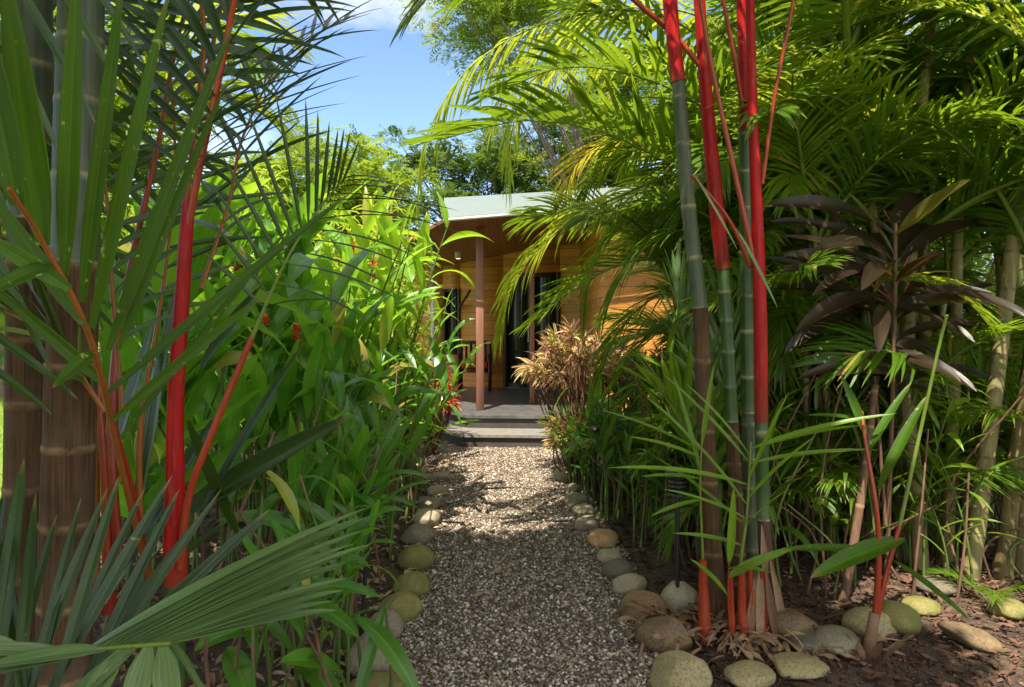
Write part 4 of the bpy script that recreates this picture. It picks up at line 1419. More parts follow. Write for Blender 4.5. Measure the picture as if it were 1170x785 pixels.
M['pale_cane'] = stemmat('pale_cane', (0.33, 0.27, 0.12), (0.13, 0.105, 0.04), (0.11, 0.075, 0.035), 0.6, 45, 0.3, patch=(0.22, 0.21, 0.075))
PC = thing('areca_palm', 'areca with slanting pale canes standing in the open at the right', 'palm', (2.55, 3.95, .06), 'areca palms massed along the garden')
for k, (pts, r) in enumerate((
        ([P(1104, 684, 3.8), P(1122, 560, 3.8), P(1140, 420, 3.85), P(1172, 150, 3.95), P(1190, -20, 4.0)], 11),
        ([P(1053, 668, 3.95), P(1047, 560, 3.95), P(1036, 420, 4.0), P(1046, 200, 4.15), P(1066, 0, 4.3)], 10),
        ([P(1080, 650, 4.1), P(1086, 540, 4.1), P(1092, 400, 4.2), P(1096, 200, 4.3), P(1110, 40, 4.4)], 9),
        ([P(1150, 640, 4.1), P(1166, 540, 4.1), P(1180, 420, 4.1), P(1200, 200, 4.2)], 14),
        ([P(958, 716, 3.55), P(972, 640, 3.55), P(985, 560, 3.6), P(1000, 440, 3.7)], 6))):
    mb = MB()
    ringed(mb, pts, px_r(1.6 * r, 3.9), px_r(1.2 * r, 3.9), .2, 12, 0, 1.07, 1.2, 700 + k)
    part('stem', mb, M['pale_cane' if k < 4 else 'brown_stem'], PC)
    tp = pts[-1]
    for j in range(4 if k < 4 else 0):
        put('frond', POOL[(k + 2 * j) % 8], PC, tp - OFF[PC], 1.6 * j + k, R(5 + 6 * (j % 3)), 1.25 + .1 * j)
TC = thing('areca_palm', 'areca with a tall straight pale trunk high above the ti plant', 'palm', (2.75, 4.95, .06), 'areca palms massed along the garden')
for k, (x0, x1) in enumerate(((1020, 1017), (1038, 1006))):
    mb = MB()
    ringed(mb, [P(x0, 600, 4.95), P((x0 + x1) / 2, 300, 4.95), P(x1, -60 - 40 * k, 4.95)], px_r(22, 4.95), px_r(15, 4.95), .3, 12, 0, 1.05, 1.1, 720 + k)
    part('stem', mb, M['pale_cane'], TC)
    for j in range(5):
        put('frond', POOL[(k + 3 * j) % 8], TC, P(x1, -60 - 40 * k, 4.95) - OFF[TC], 1.3 * j + k, R(8 * (j % 3)), 1.6 + .1 * j)

# overhanging palm whose long fronds arch above the path and the house
OP = thing('arching_palm', 'tall palm whose long arching fronds hang over the path and house front', 'palm', (1.95, 4.6, .06))
for i, (bx, by, h, top) in enumerate((((1.95, 4.6, 0), 0, 0, P(905, 120, 4.5)), ((2.1, 4.7, 0), 0, 0, P(925, 60, 4.7)), ((1.85, 4.75, 0), 0, 0, P(890, 190, 4.6)))):
    mb = MB()
    ringed(mb, [np.array(bx), (np.array(bx) + top) / 2 + [0.05, 0, 0], top], .045, .03, .17, 10, 0, 1.07, 1.2, 300 + i)
    part('stem', mb, M['areca_stem'], OP)
kw = dict(seg=7, cross=3, a0=58, a1=24)
frond(OP, [P(900, 240, 4.5), P(780, 193, 4.35), P(690, 152, 4.2), P(600, 138, 4.1), P(500, 160, 4.0)], 46, .62, .017, 'areca', .15, seed=41, vee=30, grav=.25, **kw)
frond(OP, [P(905, 120, 4.5), P(760, 20, 4.5), P(640, 22, 4.45), P(545, 70, 4.4), P(490, 150, 4.4), P(476, 235, 4.4)], 50, .5, .015, 'areca_yellow', .2, seed=42, vee=-10, grav=.9, **kw)
frond(OP, [P(905, 130, 4.6), P(800, 20, 4.9), P(700, 20, 5.1), P(600, 70, 5.2), P(560, 150, 5.2)], 46, .5, .014, 'areca_yellow', .2, seed=43, vee=5, grav=.6, **kw)
frond(OP, [P(890, 215, 4.6), P(780, 200, 4.9), P(700, 228, 5.1), P(640, 262, 5.2), P(590, 318, 5.2), P(572, 385, 5.2)], 50, .52, .015, 'areca_yellow', .2, seed=44, vee=15, grav=.8, **kw)
frond(OP, [P(890, 240, 4.6), P(790, 165, 5.2), P(720, 155, 5.6), P(660, 185, 5.8), P(640, 250, 5.9)], 40, .5, .014, 'areca_gold', .2, rmat='rachis_orange', seed=45, vee=5, grav=.6, **kw)
frond(OP, [P(895, 330, 4.7), P(800, 300, 5.0), P(720, 300, 5.3), P(660, 328, 5.5), P(606, 370, 5.6)], 44, .5, .013, 'areca', .2, seed=46, vee=25, grav=.4, **kw)
frond(OP, [P(925, 80, 4.7), P(830, -60, 4.4), P(720, -90, 4.2), P(600, -60, 4.0), P(520, 10, 3.9)], 46, .6, .017, 'areca', .2, seed=47, vee=20, grav=.45, **kw)
frond(OP, [P(895, 300, 4.6), P(820, 240, 4.7), P(730, 245, 4.8), P(680, 300, 4.8), P(668, 370, 4.8)], 40, .45, .013, 'areca', .2, seed=48, vee=10, grav=.6, **kw)
frond(OP, [P(925, 100, 4.7), P(960, -20, 4.4), P(1040, -60, 4.2), P(1130, 0, 4.0)], 40, .55, .016, 'areca', .2, seed=49, vee=20, grav=.4, **kw)
frond(OP, [P(895, 300, 4.6), P(800, 350, 4.7), P(740, 390, 4.8), P(700, 440, 4.8)], 36, .42, .012, 'areca', .15, seed=50, vee=20, grav=.4, **kw)

frond(OP, [P(910, 200, 4.4), P(800, 120, 4.2), P(720, 85, 4.0), P(640, 78, 3.9), P(560, 110, 3.8)], 44, .55, .015, 'areca', .15, seed=51, vee=28, grav=.3, **kw)
frond(OP, [P(905, 160, 4.6), P(800, 90, 4.9), P(700, 60, 5.2), P(610, 90, 5.4), P(585, 150, 5.5), P(580, 215, 5.5)], 46, .5, .013, 'areca_yellow', .2, seed=52, vee=0, grav=.8, **kw)
frond(OP, [P(890, 280, 4.6), P(800, 190, 5.0), P(740, 170, 5.3), P(690, 190, 5.5), P(655, 240, 5.6)], 42, .46, .013, 'areca', .2, seed=53, vee=10, grav=.7, **kw)
frond(OP, [P(890, 350, 4.4), P(830, 280, 4.4), P(760, 270, 4.4), P(715, 310, 4.4), P(690, 360, 4.4)], 42, .46, .013, 'areca', .2, seed=54, vee=10, grav=.6, **kw)
frond(OP, [P(920, 60, 4.8), P(820, -30, 5.2), P(740, -20, 5.6), P(660, 30, 5.8), P(620, 110, 5.9)], 42, .5, .014, 'areca_yellow', .2, seed=55, vee=5, grav=.6, **kw)

frond(OP, [P(890, 330, 4.9), P(800, 325, 5.2), P(740, 345, 5.4), P(700, 390, 5.5), P(682, 445, 5.5)], 40, .45, .012, 'areca', .2, seed=56, vee=10, grav=.5, **kw)
frond(OP, [P(890, 420, 5.0), P(820, 350, 5.2), P(760, 285, 5.4), P(715, 255, 5.6), P(675, 262, 5.8)], 40, .45, .012, 'areca', .2, seed=57, vee=15, grav=.5, **kw)
frond(OP, [P(890, 420, 4.8), P(830, 400, 4.9), P(770, 410, 5.0), P(720, 450, 5.0), P(695, 500, 5.0)], 36, .4, .011, 'areca', .2, seed=58, vee=15, grav=.4, **kw)

# broad straight fronds in front of the trunk, near (770,400)
YP = thing('young_palm', 'young palm with stiff bluish pleated leaves left of the red palm trunks', 'palm', (0.95, 4.0, .05))
for i, (pts, mt) in enumerate([
    ([P(815, 640, 4.0), P(805, 500, 3.95), P(780, 380, 3.9), P(770, 320, 3.9)], 'palm_blue'),
    ([P(818, 640, 4.0), P(825, 480, 3.9), P(835, 380, 3.85), P(850, 330, 3.8)], 'palm_blue'),
    ([P(814, 640, 4.0), P(800, 540, 3.9), P(775, 470, 3.8), P(745, 440, 3.7)], 'palm_fresh'),
    ([P(818, 640, 4.0), P(850, 500, 4.0), P(890, 420, 4.0), P(940, 390, 4.0)], 'palm_mid')]):
    frond(YP, pts, 13, .55, .022, mt, .3, seed=60 + i, a0=40, a1=14, vee=25, grav=.25, seg=8, cross=5, r0=.012)

# ------------------------------------------------------------------ left palms (close to the camera)
Yt = 1.75
LT = thing('ringed_palm', 'thick brown ringed palm trunks standing at the left edge of the photo', 'palm', (-1.15, 1.8, 0))
stem(LT, 'trunk', M['bark'], [P(22, 1180, 1.9), P(28, 700, 1.9), P(32, 480, 1.9), P(34, 250, 1.9)], px_r(50, 1.9), px_r(44, 1.9), .2, 61, 1.05, label='rear brown trunk, darker')
stem(LT, 'cane', M['cane_grey'], [P(34, 252, 1.9), P(36, 100, 1.9), P(36, -200, 1.9)], px_r(44, 1.9), px_r(38, 1.9), .2, 62, 1.05)
stem(LT, 'trunk', M['bark'], [P(70, 1250, Yt), P(74, 720, Yt), P(80, 480, Yt), P(85, 300, Yt)], px_r(62, Yt), px_r(50, Yt), .215, 63, 1.06, label='front brown trunk with pale rings')
stem(LT, 'cane', M['cane_grey'], [P(85, 302, Yt), P(89, 150, Yt), P(93, 0, Yt), P(96, -200, Yt)], px_r(50, Yt), px_r(44, Yt), .19, 64, 1.05, label='grey green upper stem')
# crown of the ringed palm, above the frame: it shades the near plants
for i, az in enumerate((10, 60, 110, 160, 215, 265, 310, 340)):
    c = P(93, -330, Yt)
    d = np.array([math.cos(R(az)), math.sin(R(az)), 0])
    frond(LT, [c, c + d * .35 + [0, 0, .5], c + d * 1.1 + [0, 0, .75], c + d * 1.9 + [0, 0, .45]], 26, .55, .026, 'palm_dark', .2, seed=400 + i, vee=10, grav=.4)

LR = thing('sealing_wax_palm', 'slender palm with bright red shaft and red leaf stalks at the left', 'palm', (-.87, 1.8, 0))
Yl = 1.8
stem(LR, 'cane', M['cane_green'], [P(198, 1160, Yl), P(199, 800, Yl), P(200, 664, Yl)], px_r(24, Yl), px_r(22, Yl), .2, 70)
stem(LR, 'crownshaft', M['red'], [P(200, 667, Yl), P(200, 560, Yl), P(201, 450, Yl), P(209, 330, Yl), P(216, 230, Yl)], px_r(25, Yl), px_r(12, Yl), None, 71)
petiole(LR, [P(213, 270, Yl), P(228, 190, 1.78), P(250, 90, 1.75), P(270, -10, 1.7), P(290, -90, 1.65)], .011, .007, 'petiole')
petiole(LR, [P(205, 395, 1.83), P(206, 300, 1.85), P(214, 215, 1.88), P(228, 120, 1.92)], .011, .006, 'petiole')
petiole(LR, [P(206, 650, 1.78), P(215, 570, 1.76), P(240, 500, 1.75), P(288, 385, 1.75)], .011, .008, 'petiole')
petiole(LR, [P(172, 668, 1.9), P(150, 560, 1.7), P(125, 470, 1.5), P(106, 395, 1.35)], .010, .007, 'petiole')
petiole(LR, [P(122, 640, 1.95), P(118, 520, 1.95), P(110, 430, 1.95)], .012, .009, 'petiole')
petiole(LR, [P(136, 640, 2.0), P(128, 520, 2.0), P(132, 400, 2.05), P(150, 300, 2.1), P(182, 160, 2.1)], .014, .008, 'petiole')
petiole(LR, [P(110, 680, 2.0), P(110, 560, 2.0), P(112, 440, 2.02)], .011, .008, 'rachis_orange')
petiole(LR, [P(160, 600, 2.0), P(160, 500, 2.0), P(170, 420, 2.0)], .010, .007, 'rachis_orange')
stem(LR, 'crownshaft', M['red'], [P(124, 700, 2.05), P(126, 560, 2.05), P(130, 430, 2.05)], px_r(17, 2.05), px_r(10, 2.05), None, 72)
# frond A: red rachis rising out of the frame; leaflets sweep right and up to the left
def hand_frond(root, lst, Y0, Y1, mat, spine, rm, r0, up=.03, nn=(0, -.6, .8), seg=12, cross=9, grav=.08, fold=.25, pleat=.05, seed=1, peak=.35):
    O, D, Nn, L, W = [], [], [], [], []
    for (ox, oy, ex, ey, hw) in lst:
        o, e = P(ox, oy, Y0), P(ex, ey, Y1)
        ln = np.linalg.norm(e - o)
        O.append(o); D.append(e - o + np.array([0, 0, up * ln])); L.append(ln * 1.02); W.append(hw); Nn.append(nn)
    mb = MB()
    blades(mb, O, D, Nn, L, W, seg, cross, grav, fold, peak, seed=seed, base=.3, pleat=pleat)
    f = part('frond', mb, M[mat], root)
    if spine is not None:
        mb = MB()
        tube(mb, curve(spine, 30), np.linspace(r0, r0 * .35, 30), 8, 0, 0.0)
        part('rachis', mb, M[rm], f)
    return f


hand_frond(LR, [(250, 90, 382, -2, .014), (256, 75, 372, 20, .012), (246, 110, 370, 22, .015), (243, 122, 418, 57, .013), (240, 135, 340, 62, .012), (236, 150, 408, 80, .015), (234, 158, 392, 112, .013), (232, 168, 360, 75, .012),
               (228, 180, 382, 92, .011), (226, 188, 372, 118, .010), (224, 195, 330, 110, .009), (262, 50, 350, -60, .014), (268, 20, 390, -60, .014), (256, 70, 330, 30, .012), (240, 140, 350, 90, .010)],
           1.74, 1.85, 'palm_dark', None, None, 0, .06, (0, -.3, 1), grav=.14)
hand_frond(LR, [(250, 80, 172, -60, .019), (244, 110, 146, -20, .019), (240, 130, 128, 5, .018), (236, 150, 118, 35, .017), (232, 165, 100, 45, .016), (228, 180, 95, 75, .015), (256, 55, 205, -70, .018), (262, 30, 240, -80, .016), (222, 200, 120, 130, .012)],
           1.74, 1.95, 'palm_dark', None, None, 0, .05, (.3, -.4, .8), grav=.10)
# frond B: the clear feather in front of the ginger
hand_frond(LR, [(390, 210, 410, 160, .0055), (385, 216, 400, 150, .006), (379, 224, 393, 147, .0065), (373, 230, 386, 148, .007), (366, 240, 376, 140, .0075), (360, 248, 363, 128, .008), (352, 258, 349, 114, .008), (345, 268, 315, 109, .008),
               (338, 278, 282, 124, .008), (330, 290, 268, 150, .008), (322, 302, 255, 180, .008), (314, 318, 245, 215, .0075), (306, 336, 240, 250, .007), (300, 350, 235, 290, .0065)],
           1.75, 1.72, 'palm_dark', [P(288, 385, 1.75), P(326, 300, 1.75), P(362, 242, 1.75), P(394, 203, 1.75)], 'rachis_green', .006, .0, (.9, -.45, -.1), grav=.0, fold=.4, pleat=.03, cross=7)
hand_frond(LR, [(394, 204, 440, 203, .0085), (390, 208, 470, 212, .0085), (386, 214, 462, 217, .0085), (380, 222, 505, 238, .0085), (372, 231, 524, 234, .0085), (366, 240, 535, 262, .0085), (358, 252, 500, 248, .0085), (350, 262, 480, 290, .0085),
               (342, 274, 470, 300, .0085), (332, 288, 440, 318, .0085), (324, 302, 460, 338, .0085), (312, 325, 420, 360, .0085), (300, 352, 400, 340, .0085)],
           1.75, 1.6, 'palm_dark', None, None, 0, .12, (0, -.15, 1), grav=.22, fold=.4, pleat=.03, cross=7)
# frond C: very close broad blades fanning upward at the far left
Cb = [P(172, 668, 1.9), P(140, 540, 1.6), P(106, 395, 1.3), P(51, 280, 1.15), P(10, 215, 1.05)]
spc = curve(Cb, 40)
fr = None
O, D, Nn, L, W = [], [], [], [], []
for (ox, oy, ex, ey, hw, Y0, Y1) in ((50, 280, 8, -30, .030, 1.15, 1.05), (74, 315, 88, -40, .020, 1.2, 1.1), (94, 345, 138, -20, .017, 1.25, 1.15), (105, 375, 190, -10, .017, 1.3, 1.2), (124, 400, 262, 25, .017, 1.35, 1.3),
                                     (135, 400, 255, 92, .014, 1.4, 1.35), (20, 235, -40, -60, .03, 1.08, 1.0), (108, 400, 60, 440, .016, 1.32, 1.2), (80, 330, -30, 260, .018, 1.2, 1.1), (60, 300, -30, 340, .018, 1.18, 1.05),
                                     (95, 370, -20, 205, .018, 1.25, 1.2), (120, 440, -10, 320, .016, 1.38, 1.3), (130, 480, 300, 330, .014, 1.45, 1.4), (122, 450, 392, 215, .013, 1.42, 1.5), (138, 500, 330, 250, .010, 1.5, 1.6)):
    o, e = P(ox, oy, Y0), P(ex, ey, Y1)
    O.append(o); D.append(e - o); L.append(np.linalg.norm(e - o) * 1.02); W.append(hw * .84); Nn.append((.4, -1, .3))
mb = MB()
blades(mb, O, D, Nn, L, W, 12, 13, .05, .3, .3, seed=82, base=.4, twist=.3, pleat=.045)
fr = part('frond', mb, M['palm_speck'], LR)
mb = MB()
tube(mb, spc, np.linspace(.009, .004, 40), 8, 0, 0.0)
part('rachis', mb, M['rachis_orange'], fr)
rg = np.random.default_rng(88)
for k, (pts, az) in enumerate((([P(140, 470, 1.9), P(128, 330, 1.95), P(118, 200, 2.0), P(80, 60, 2.1), P(20, -40, 2.2)], 1),
                 ([P(170, 430, 2.1), P(190, 300, 2.2), P(200, 180, 2.3), P(190, 60, 2.4), P(150, -60, 2.5)], 1),
                 ([P(120, 470, 1.7), P(70, 400, 1.65), P(20, 360, 1.6), P(-40, 350, 1.55)], 1),
                 ([P(230, 330, 2.2), P(262, 230, 2.3), P(280, 150, 2.4), P(330, 60, 2.6), P(400, 20, 2.8)], 1))):
    frond(LR, pts, 20, .40, .0105, 'palm_dark', .12, 'rachis_orange', .007, 170 + k, a0=58, a1=30, vee=6, grav=.18, seg=9, cross=5, jitter=9)
hand_frond(LR, [(-30, -20, 74, 180, .012), (-30, 60, 60, 260, .012), (0, -50, 112, 140, .012), (40, -60, 140, 100, .012), (-40, 140, 40, 330, .012), (70, -70, 165, 70, .012), (-40, 230, 60, 420, .012), (-40, 400, 60, 470, .010), (-40, 360, 90, 452, .011)],
           1.5, 1.6, 'palm_dark', None, None, 0, .05, (.3, -.6, .7), grav=.12)
# frond D: bottom left, pale sheen, leaflets to the right and down
O, D, Nn, L, W = [], [], [], [], []
fan = []
for k in range(17):
    t = k / 16
    fan.append((100 + 92 * t ** .8, 742 - 7 * t, 424 - 46 * t + rg.uniform(-14, 10), 584 + 136 * t + rg.uniform(-6, 6), .0095 + .002 * rg.random()))
for (ox, oy, ex, ey, hw) in fan + [(195, 737, 235, 830, .024), (186, 738, 195, 850, .02), (170, 738, 150, 850, .021), (140, 742, 95, 850, .02), (155, 740, 60, 850, .018), (100, 745, -30, 800, .016), (60, 755, -60, 800, .016), (120, 742, -20, 790, .015), (80, 748, -50, 770, .014), (40, 758, -60, 740, .015)]:
    o, e = P(ox, oy, 1.12), P(ex, ey, 1.2 if ex > 200 else 1.05)
    O.append(o); D.append(e - o + np.array([0, 0, .05])); L.append(np.linalg.norm(e - o) * 1.03); W.append(hw); Nn.append((0, -.5, 1))
mb = MB()
blades(mb, O, D, Nn, L, W, 12, 13, .12, .3, .35, seed=83, base=.35, pleat=.045)
DP = thing('low_palm', 'low palm with glossy grey green pleated leaflets at the bottom left corner', 'palm', (-.75, .95, 0))
fr = part('frond', mb, M['palm_blue'], DP)
mb = MB()
tube(mb, curve([(-.75, .95, 0.0), P(-100, 900, 1.0), P(-20, 770, 1.1), P(90, 744, 1.12), P(196, 735, 1.12)], 30), np.linspace(.012, .004, 30), 8, 0, 0.0)
part('rachis', mb, M['rachis_green'], fr)
# frond E: dark upright blades
O, D, Nn, L, W = [], [], [], [], []
for (ox, oy, ex, ey, hw) in ((-10, 800, 26, 525, .017), (20, 810, 40, 565, .012), (40, 820, 190, 545, .012), (60, 800, 133, 545, .012), (90, 800, 200, 560, .011), (10, 840, 118, 560, .012), (70, 830, 245, 560, .010), (100, 780, 300, 580, .013), (30, 800, 0, 600, .012),
                             (110, 760, 250, 640, .010), (-20, 700, 4, 560, .013), (50, 810, 160, 560, .010), (30, 820, 90, 570, .010), (80, 800, 222, 590, .010), (110, 780, 275, 610, .010), (0, 820, 62, 590, .011), (-30, 760, 14, 640, .012), (115, 765, 300, 640, .009)):
    o, e = P(ox, oy, 1.2), P(ex, ey, 1.42)
    O.append(o); D.append(e - o); L.append(np.linalg.norm(e - o) * 1.02); W.append(hw); Nn.append((.3, -1, .3))
mb = MB()
blades(mb, O, D, Nn, L, W, 10, 13, .06, .35, .4, seed=84, base=.3, pleat=.045)
fr = part('frond', mb, M['palm_dark'], DP)
mb = MB()
tube(mb, curve([(-.75, .95, 0.0), P(-60, 860, 1.15), P(40, 830, 1.2), P(120, 760, 1.25)], 30), np.linspace(.012, .005, 30), 8, 0, 0.0)
part('rachis', mb, M['rachis_green'], fr)
# frond F: broad blades behind the red shaft
O, D, Nn, L, W = [], [], [], [], []
for (ox, oy, ex, ey, hw, Y0) in ((190, 600, 395, 478, .045, 2.0), (120, 690, 250, 470, .035, 2.0), (230, 585, 345, 395, .02, 2.0), (150, 640, 200, 330, .035, 2.05), (120, 560, 175, 370, .03, 2.1), (215, 480, 275, 620, .03, 1.95), (230, 420, 300, 330, .03, 2.1), (130, 700, 260, 600, .02, 1.9)):
    o, e = P(ox, oy, Y0), P(ex, ey, Y0 + .1)
    O.append(o); D.append(e - o + np.array([0, 0, .04])); L.append(np.linalg.norm(e - o) * 1.02); W.append(hw); Nn.append((-.5, -.8, .5))
mb = MB()
blades(mb, O, D, Nn, L, W, 12, 13, .1, .3, .4, seed=85, base=.2, pleat=.045)
part('frond', mb, M['palm_dark'], LR)
# extra crown of the left red palm, partly above the frame
for i, pts in enumerate([
    [P(228, 120, 1.92), P(232, 20, 2.0), P(210, -60, 2.1), P(150, -90, 2.2), P(60, -40, 2.25)],
    [P(182, 160, 2.1), P(200, 60, 2.2), P(225, -20, 2.3), P(280, -70, 2.4), P(350, -30, 2.5)],
    [P(228, 130, 1.95), P(250, 20, 2.2), P(270, -60, 2.5), P(300, -90, 2.9)]]):
    frond(LR, pts, 18, .5, .016, 'palm_dark', .1, 'rachis_orange', .008, 90 + i, vee=5, grav=.3, seg=8, cross=3)

# ------------------------------------------------------------------ ginger bank on the left
def ginger_cane_meshes(seed, h, nl, leafL, leafW, mat, lean=.12, low=.25):
    rg = np.random.default_rng(seed)
    k = 20
    t = np.linspace(0, 1, k)
    ld = rg.uniform(-.3, .3)
    pts = np.stack([h * lean * t ** 2, h * lean * ld * t ** 2, h * t * (1 - .08 * t)], 1)
    ms = MB()
    tube(ms, pts, np.linspace(.011, .005, k), 7, 0, 0.0)
    O, D, Nn, L, W = [], [], [], [], []
    ph = rg.uniform(0, 6.28)
    for i in range(nl):
        u = low + (1 - low) * (i + .5) / nl
        o = np.array([np.interp(u, t, pts[:, c]) for c in range(3)])
        side = ph + (i % 2) * math.pi + rg.normal(0, .35)
        el = R(rg.normal(38, 12) + 28 * u)
        d = np.array([math.cos(side) * math.cos(el), math.sin(side) * math.cos(el), math.sin(el)])
        O.append(o); D.append(d)
        Nn.append(np.array([-math.cos(side) * math.sin(el), -math.sin(side) * math.sin(el), math.cos(el)]) + rg.normal(0, .25, 3))
        q = 1 - .45 * abs(u - .6)
        z_ = rg.uniform(.6, 1.2)
        L.append(leafL * q * z_); W.append(leafW * q * z_ * rg.uniform(.75, 1.2))
    ml = MB()
    blades(ml, O, D, Nn, L, W, 10, 5, np.where(rg.random(nl) < .15, 1.6, rg.uniform(.15, .9, nl)), .25, .42, seed=seed, wave=.14, twist=.4, base=.06, blunt=.8)
    return ms.mesh('cane', M['ginger_stem']), ml.mesh('foliage', M[mat])


GC_TALL = [ginger_cane_meshes(500 + i, 2.0 + .1 * (i % 4), 10 + i % 3, .66 + .06 * (i % 3), .064 + .008 * (i % 3), 'ginger', .08 + .04 * (i % 3), .32) for i in range(7)]
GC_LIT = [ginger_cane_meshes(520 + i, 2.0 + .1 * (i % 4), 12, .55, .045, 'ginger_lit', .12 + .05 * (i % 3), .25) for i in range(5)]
GC_LOW = [ginger_cane_meshes(540 + i, 1.15 + .08 * (i % 4), 9, .46 + .04 * (i % 3), .036, 'ginger', .18 + .05 * (i % 3), .36) for i in range(7)]
mbf = MB()
rg = np.random.default_rng(77)
n = 16
a = rg.uniform(0, 6.28, n)
blades(mbf, np.stack([0 * a, 0 * a, np.linspace(0, .09, n)], 1), np.stack([np.cos(a), np.sin(a), .9 + 0 * a], 1), np.stack([-np.cos(a), -np.sin(a), .8 + 0 * a], 1), .045, .012, 4, 3, .2, .4, .5, seed=7)
FLOWER = mbf.mesh('flower', M['flower'])


def ginger(label, x, y, n, pool, spread, sc=(.85, 1.15), az=None, seed=0, flowers=0, group='ginger plants along the left of the path', bare=9):
    rg = np.random.default_rng(seed + 900)
    g = float(hgt(np.array(x), np.array(y)))
    T = thing('ginger_plant', label, 'plant', (x, y, g), group)
    for i in range(bare):
        # leafless or broken old stems standing in the thicket
        a, r, hh = rg.uniform(0, 6.28), spread * 1.3 * math.sqrt(rg.random()), rg.uniform(.4, 1.3)
        b0 = np.array([x + r * math.cos(a), y + r * math.sin(a), g - .02])
        mq = MB()
        tube(mq, curve([b0, b0 + [rg.normal(0, .05), rg.normal(0, .05), hh * .5], b0 + [rg.normal(0, .16), rg.normal(0, .16), hh]], 10), np.linspace(.008, .005, 10), 6, 0, 0.0)
        part('dry_cane', mq, M['brown_stem' if rg.random() < .6 else 'ginger_stem'], T)
    for i in range(n):
        a = rg.uniform(0, 6.28)
        r = spread * math.sqrt(rg.random())
        ms, ml = pool[rg.integers(len(pool))]
        c = bpy.data.objects.new('cane', ms)
        COL.objects.link(c)
        c.parent = T
        c.location = (r * math.cos(a), r * math.sin(a), -.03)
        dirn = rg.uniform(0, 6.28) if az is None else az + rg.normal(0, .7)
        s = rg.uniform(*sc)
        c.rotation_euler = (rg.normal(0, .05), rg.normal(0, .05), dirn)
        c.scale = (s, s, s)
        f = bpy.data.objects.new('foliage', ml)
        COL.objects.link(f)
        f.parent = c
        if i < flowers:
            fl = bpy.data.objects.new('flower', FLOWER)
            COL.objects.link(fl)
            fl.parent = c
            z = 1.75 if pool is not GC_LOW else 1.0
            fl.location = (.2 * z * .5, 0, z)
            fl.scale = (1.3, 1.3, 1.3)
    return T


gp = [
    ('tall dark ginger behind the red shaft', -1.45, 2.95, 7, GC_TALL, .28, (.8, .95), None, 1),
    ('ginger stand with broad leaves in the middle of the left bank', -1.2, 3.6, 7, GC_TALL, .28, (.72, .9), None, 2),
    ('leafy ginger leaning toward the path above the big grey stone', -.88, 3.1, 6, GC_LOW, .2, (.75, .95), 0, 0),
    ('low ginger at the bottom edge left of the path', -.85, 2.5, 6, GC_LOW, .22, (.5, .7), 0.2, 0),
    ('ginger with arching leaves beside the black left stake light', -.98, 3.75, 7, GC_LOW, .22, (.85, 1.05), 0, 0),
    ('tall ginger behind the feather shaped palm frond', -1.75, 3.8, 7, GC_TALL, .3, (.9, 1.1), None, 1),
    ('ginger beside the large domed mossy stone', -.95, 4.4, 7, GC_LOW, .24, (.9, 1.15), 0, 0),
    ('tall ginger showing red flowers in mid bank', -1.45, 4.6, 9, GC_TALL, .32, (.9, 1.1), None, 4),
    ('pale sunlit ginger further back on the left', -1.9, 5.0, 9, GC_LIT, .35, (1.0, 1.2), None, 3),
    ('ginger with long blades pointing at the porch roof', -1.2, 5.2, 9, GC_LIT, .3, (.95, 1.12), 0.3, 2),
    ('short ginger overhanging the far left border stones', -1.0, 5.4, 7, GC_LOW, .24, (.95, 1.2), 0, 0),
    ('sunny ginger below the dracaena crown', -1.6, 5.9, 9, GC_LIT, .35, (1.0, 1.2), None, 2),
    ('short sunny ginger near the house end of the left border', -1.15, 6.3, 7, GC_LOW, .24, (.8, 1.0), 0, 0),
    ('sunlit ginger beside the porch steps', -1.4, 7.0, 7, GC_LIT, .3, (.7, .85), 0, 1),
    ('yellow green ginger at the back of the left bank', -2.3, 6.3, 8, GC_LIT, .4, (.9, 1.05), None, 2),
    ('ginger at the outer left side of the bank', -2.45, 4.6, 7, GC_TALL, .35, (.85, 1.05), None, 1),
]
for i, (lb, x, y, n, pool, spr, s, az, fl) in enumerate(gp):
    ginger(lb, x, y, n, pool, spr, s, az, i, fl)

# hero ginger leaves at the bottom edge
HGp = thing('ginger_plant', 'ginger shoot with curved leaves dipping over the lowest left border stone', 'plant', P(395, 800, 2.6) * [1, 1, 0], 'ginger plants along the left of the path')
O, D, Nn, L, W, Gv = [], [], [], [], [], []
for (ox, oy, ex, ey, hw, gv) in ((405, 705, 480, 790, .035, .7), (440, 690, 400, 830, .022, .2), (330, 690, 405, 712, .035, .5), (300, 720, 230, 730, .04, .5), (340, 760, 390, 800, .04, .6), (260, 740, 285, 800, .045, .4), (390, 770, 330, 745, .04, .5), (300, 700, 420, 655, .03, .6)):
    o, e = P(ox, oy, 2.5), P(ex, ey, 2.3)
    O.append(o); D.append(e - o + np.array([0, 0, gv * .5 * np.linalg.norm(e - o)])); L.append(np.linalg.norm(e - o) * 1.1); W.append(hw); Nn.append((0.1, -.5, 1)); Gv.append(gv)
mb = MB()
blades(mb, O, D, Nn, L, W, 12, 7, Gv, .25, .45, seed=86, wave=.08, base=.08)
part('foliage', mb, M['ginger'], HGp)
mb = MB()
for o in O:
    tube(mb, curve([o, o * [1, 1, .5] + [0.02, .02, 0], o * [1, 1, 0] + [0.0, .05, 0]], 10), np.linspace(.005, .009, 10), 6, 0, 0.0)
part('cane', mb, M['ginger_stem'], HGp)

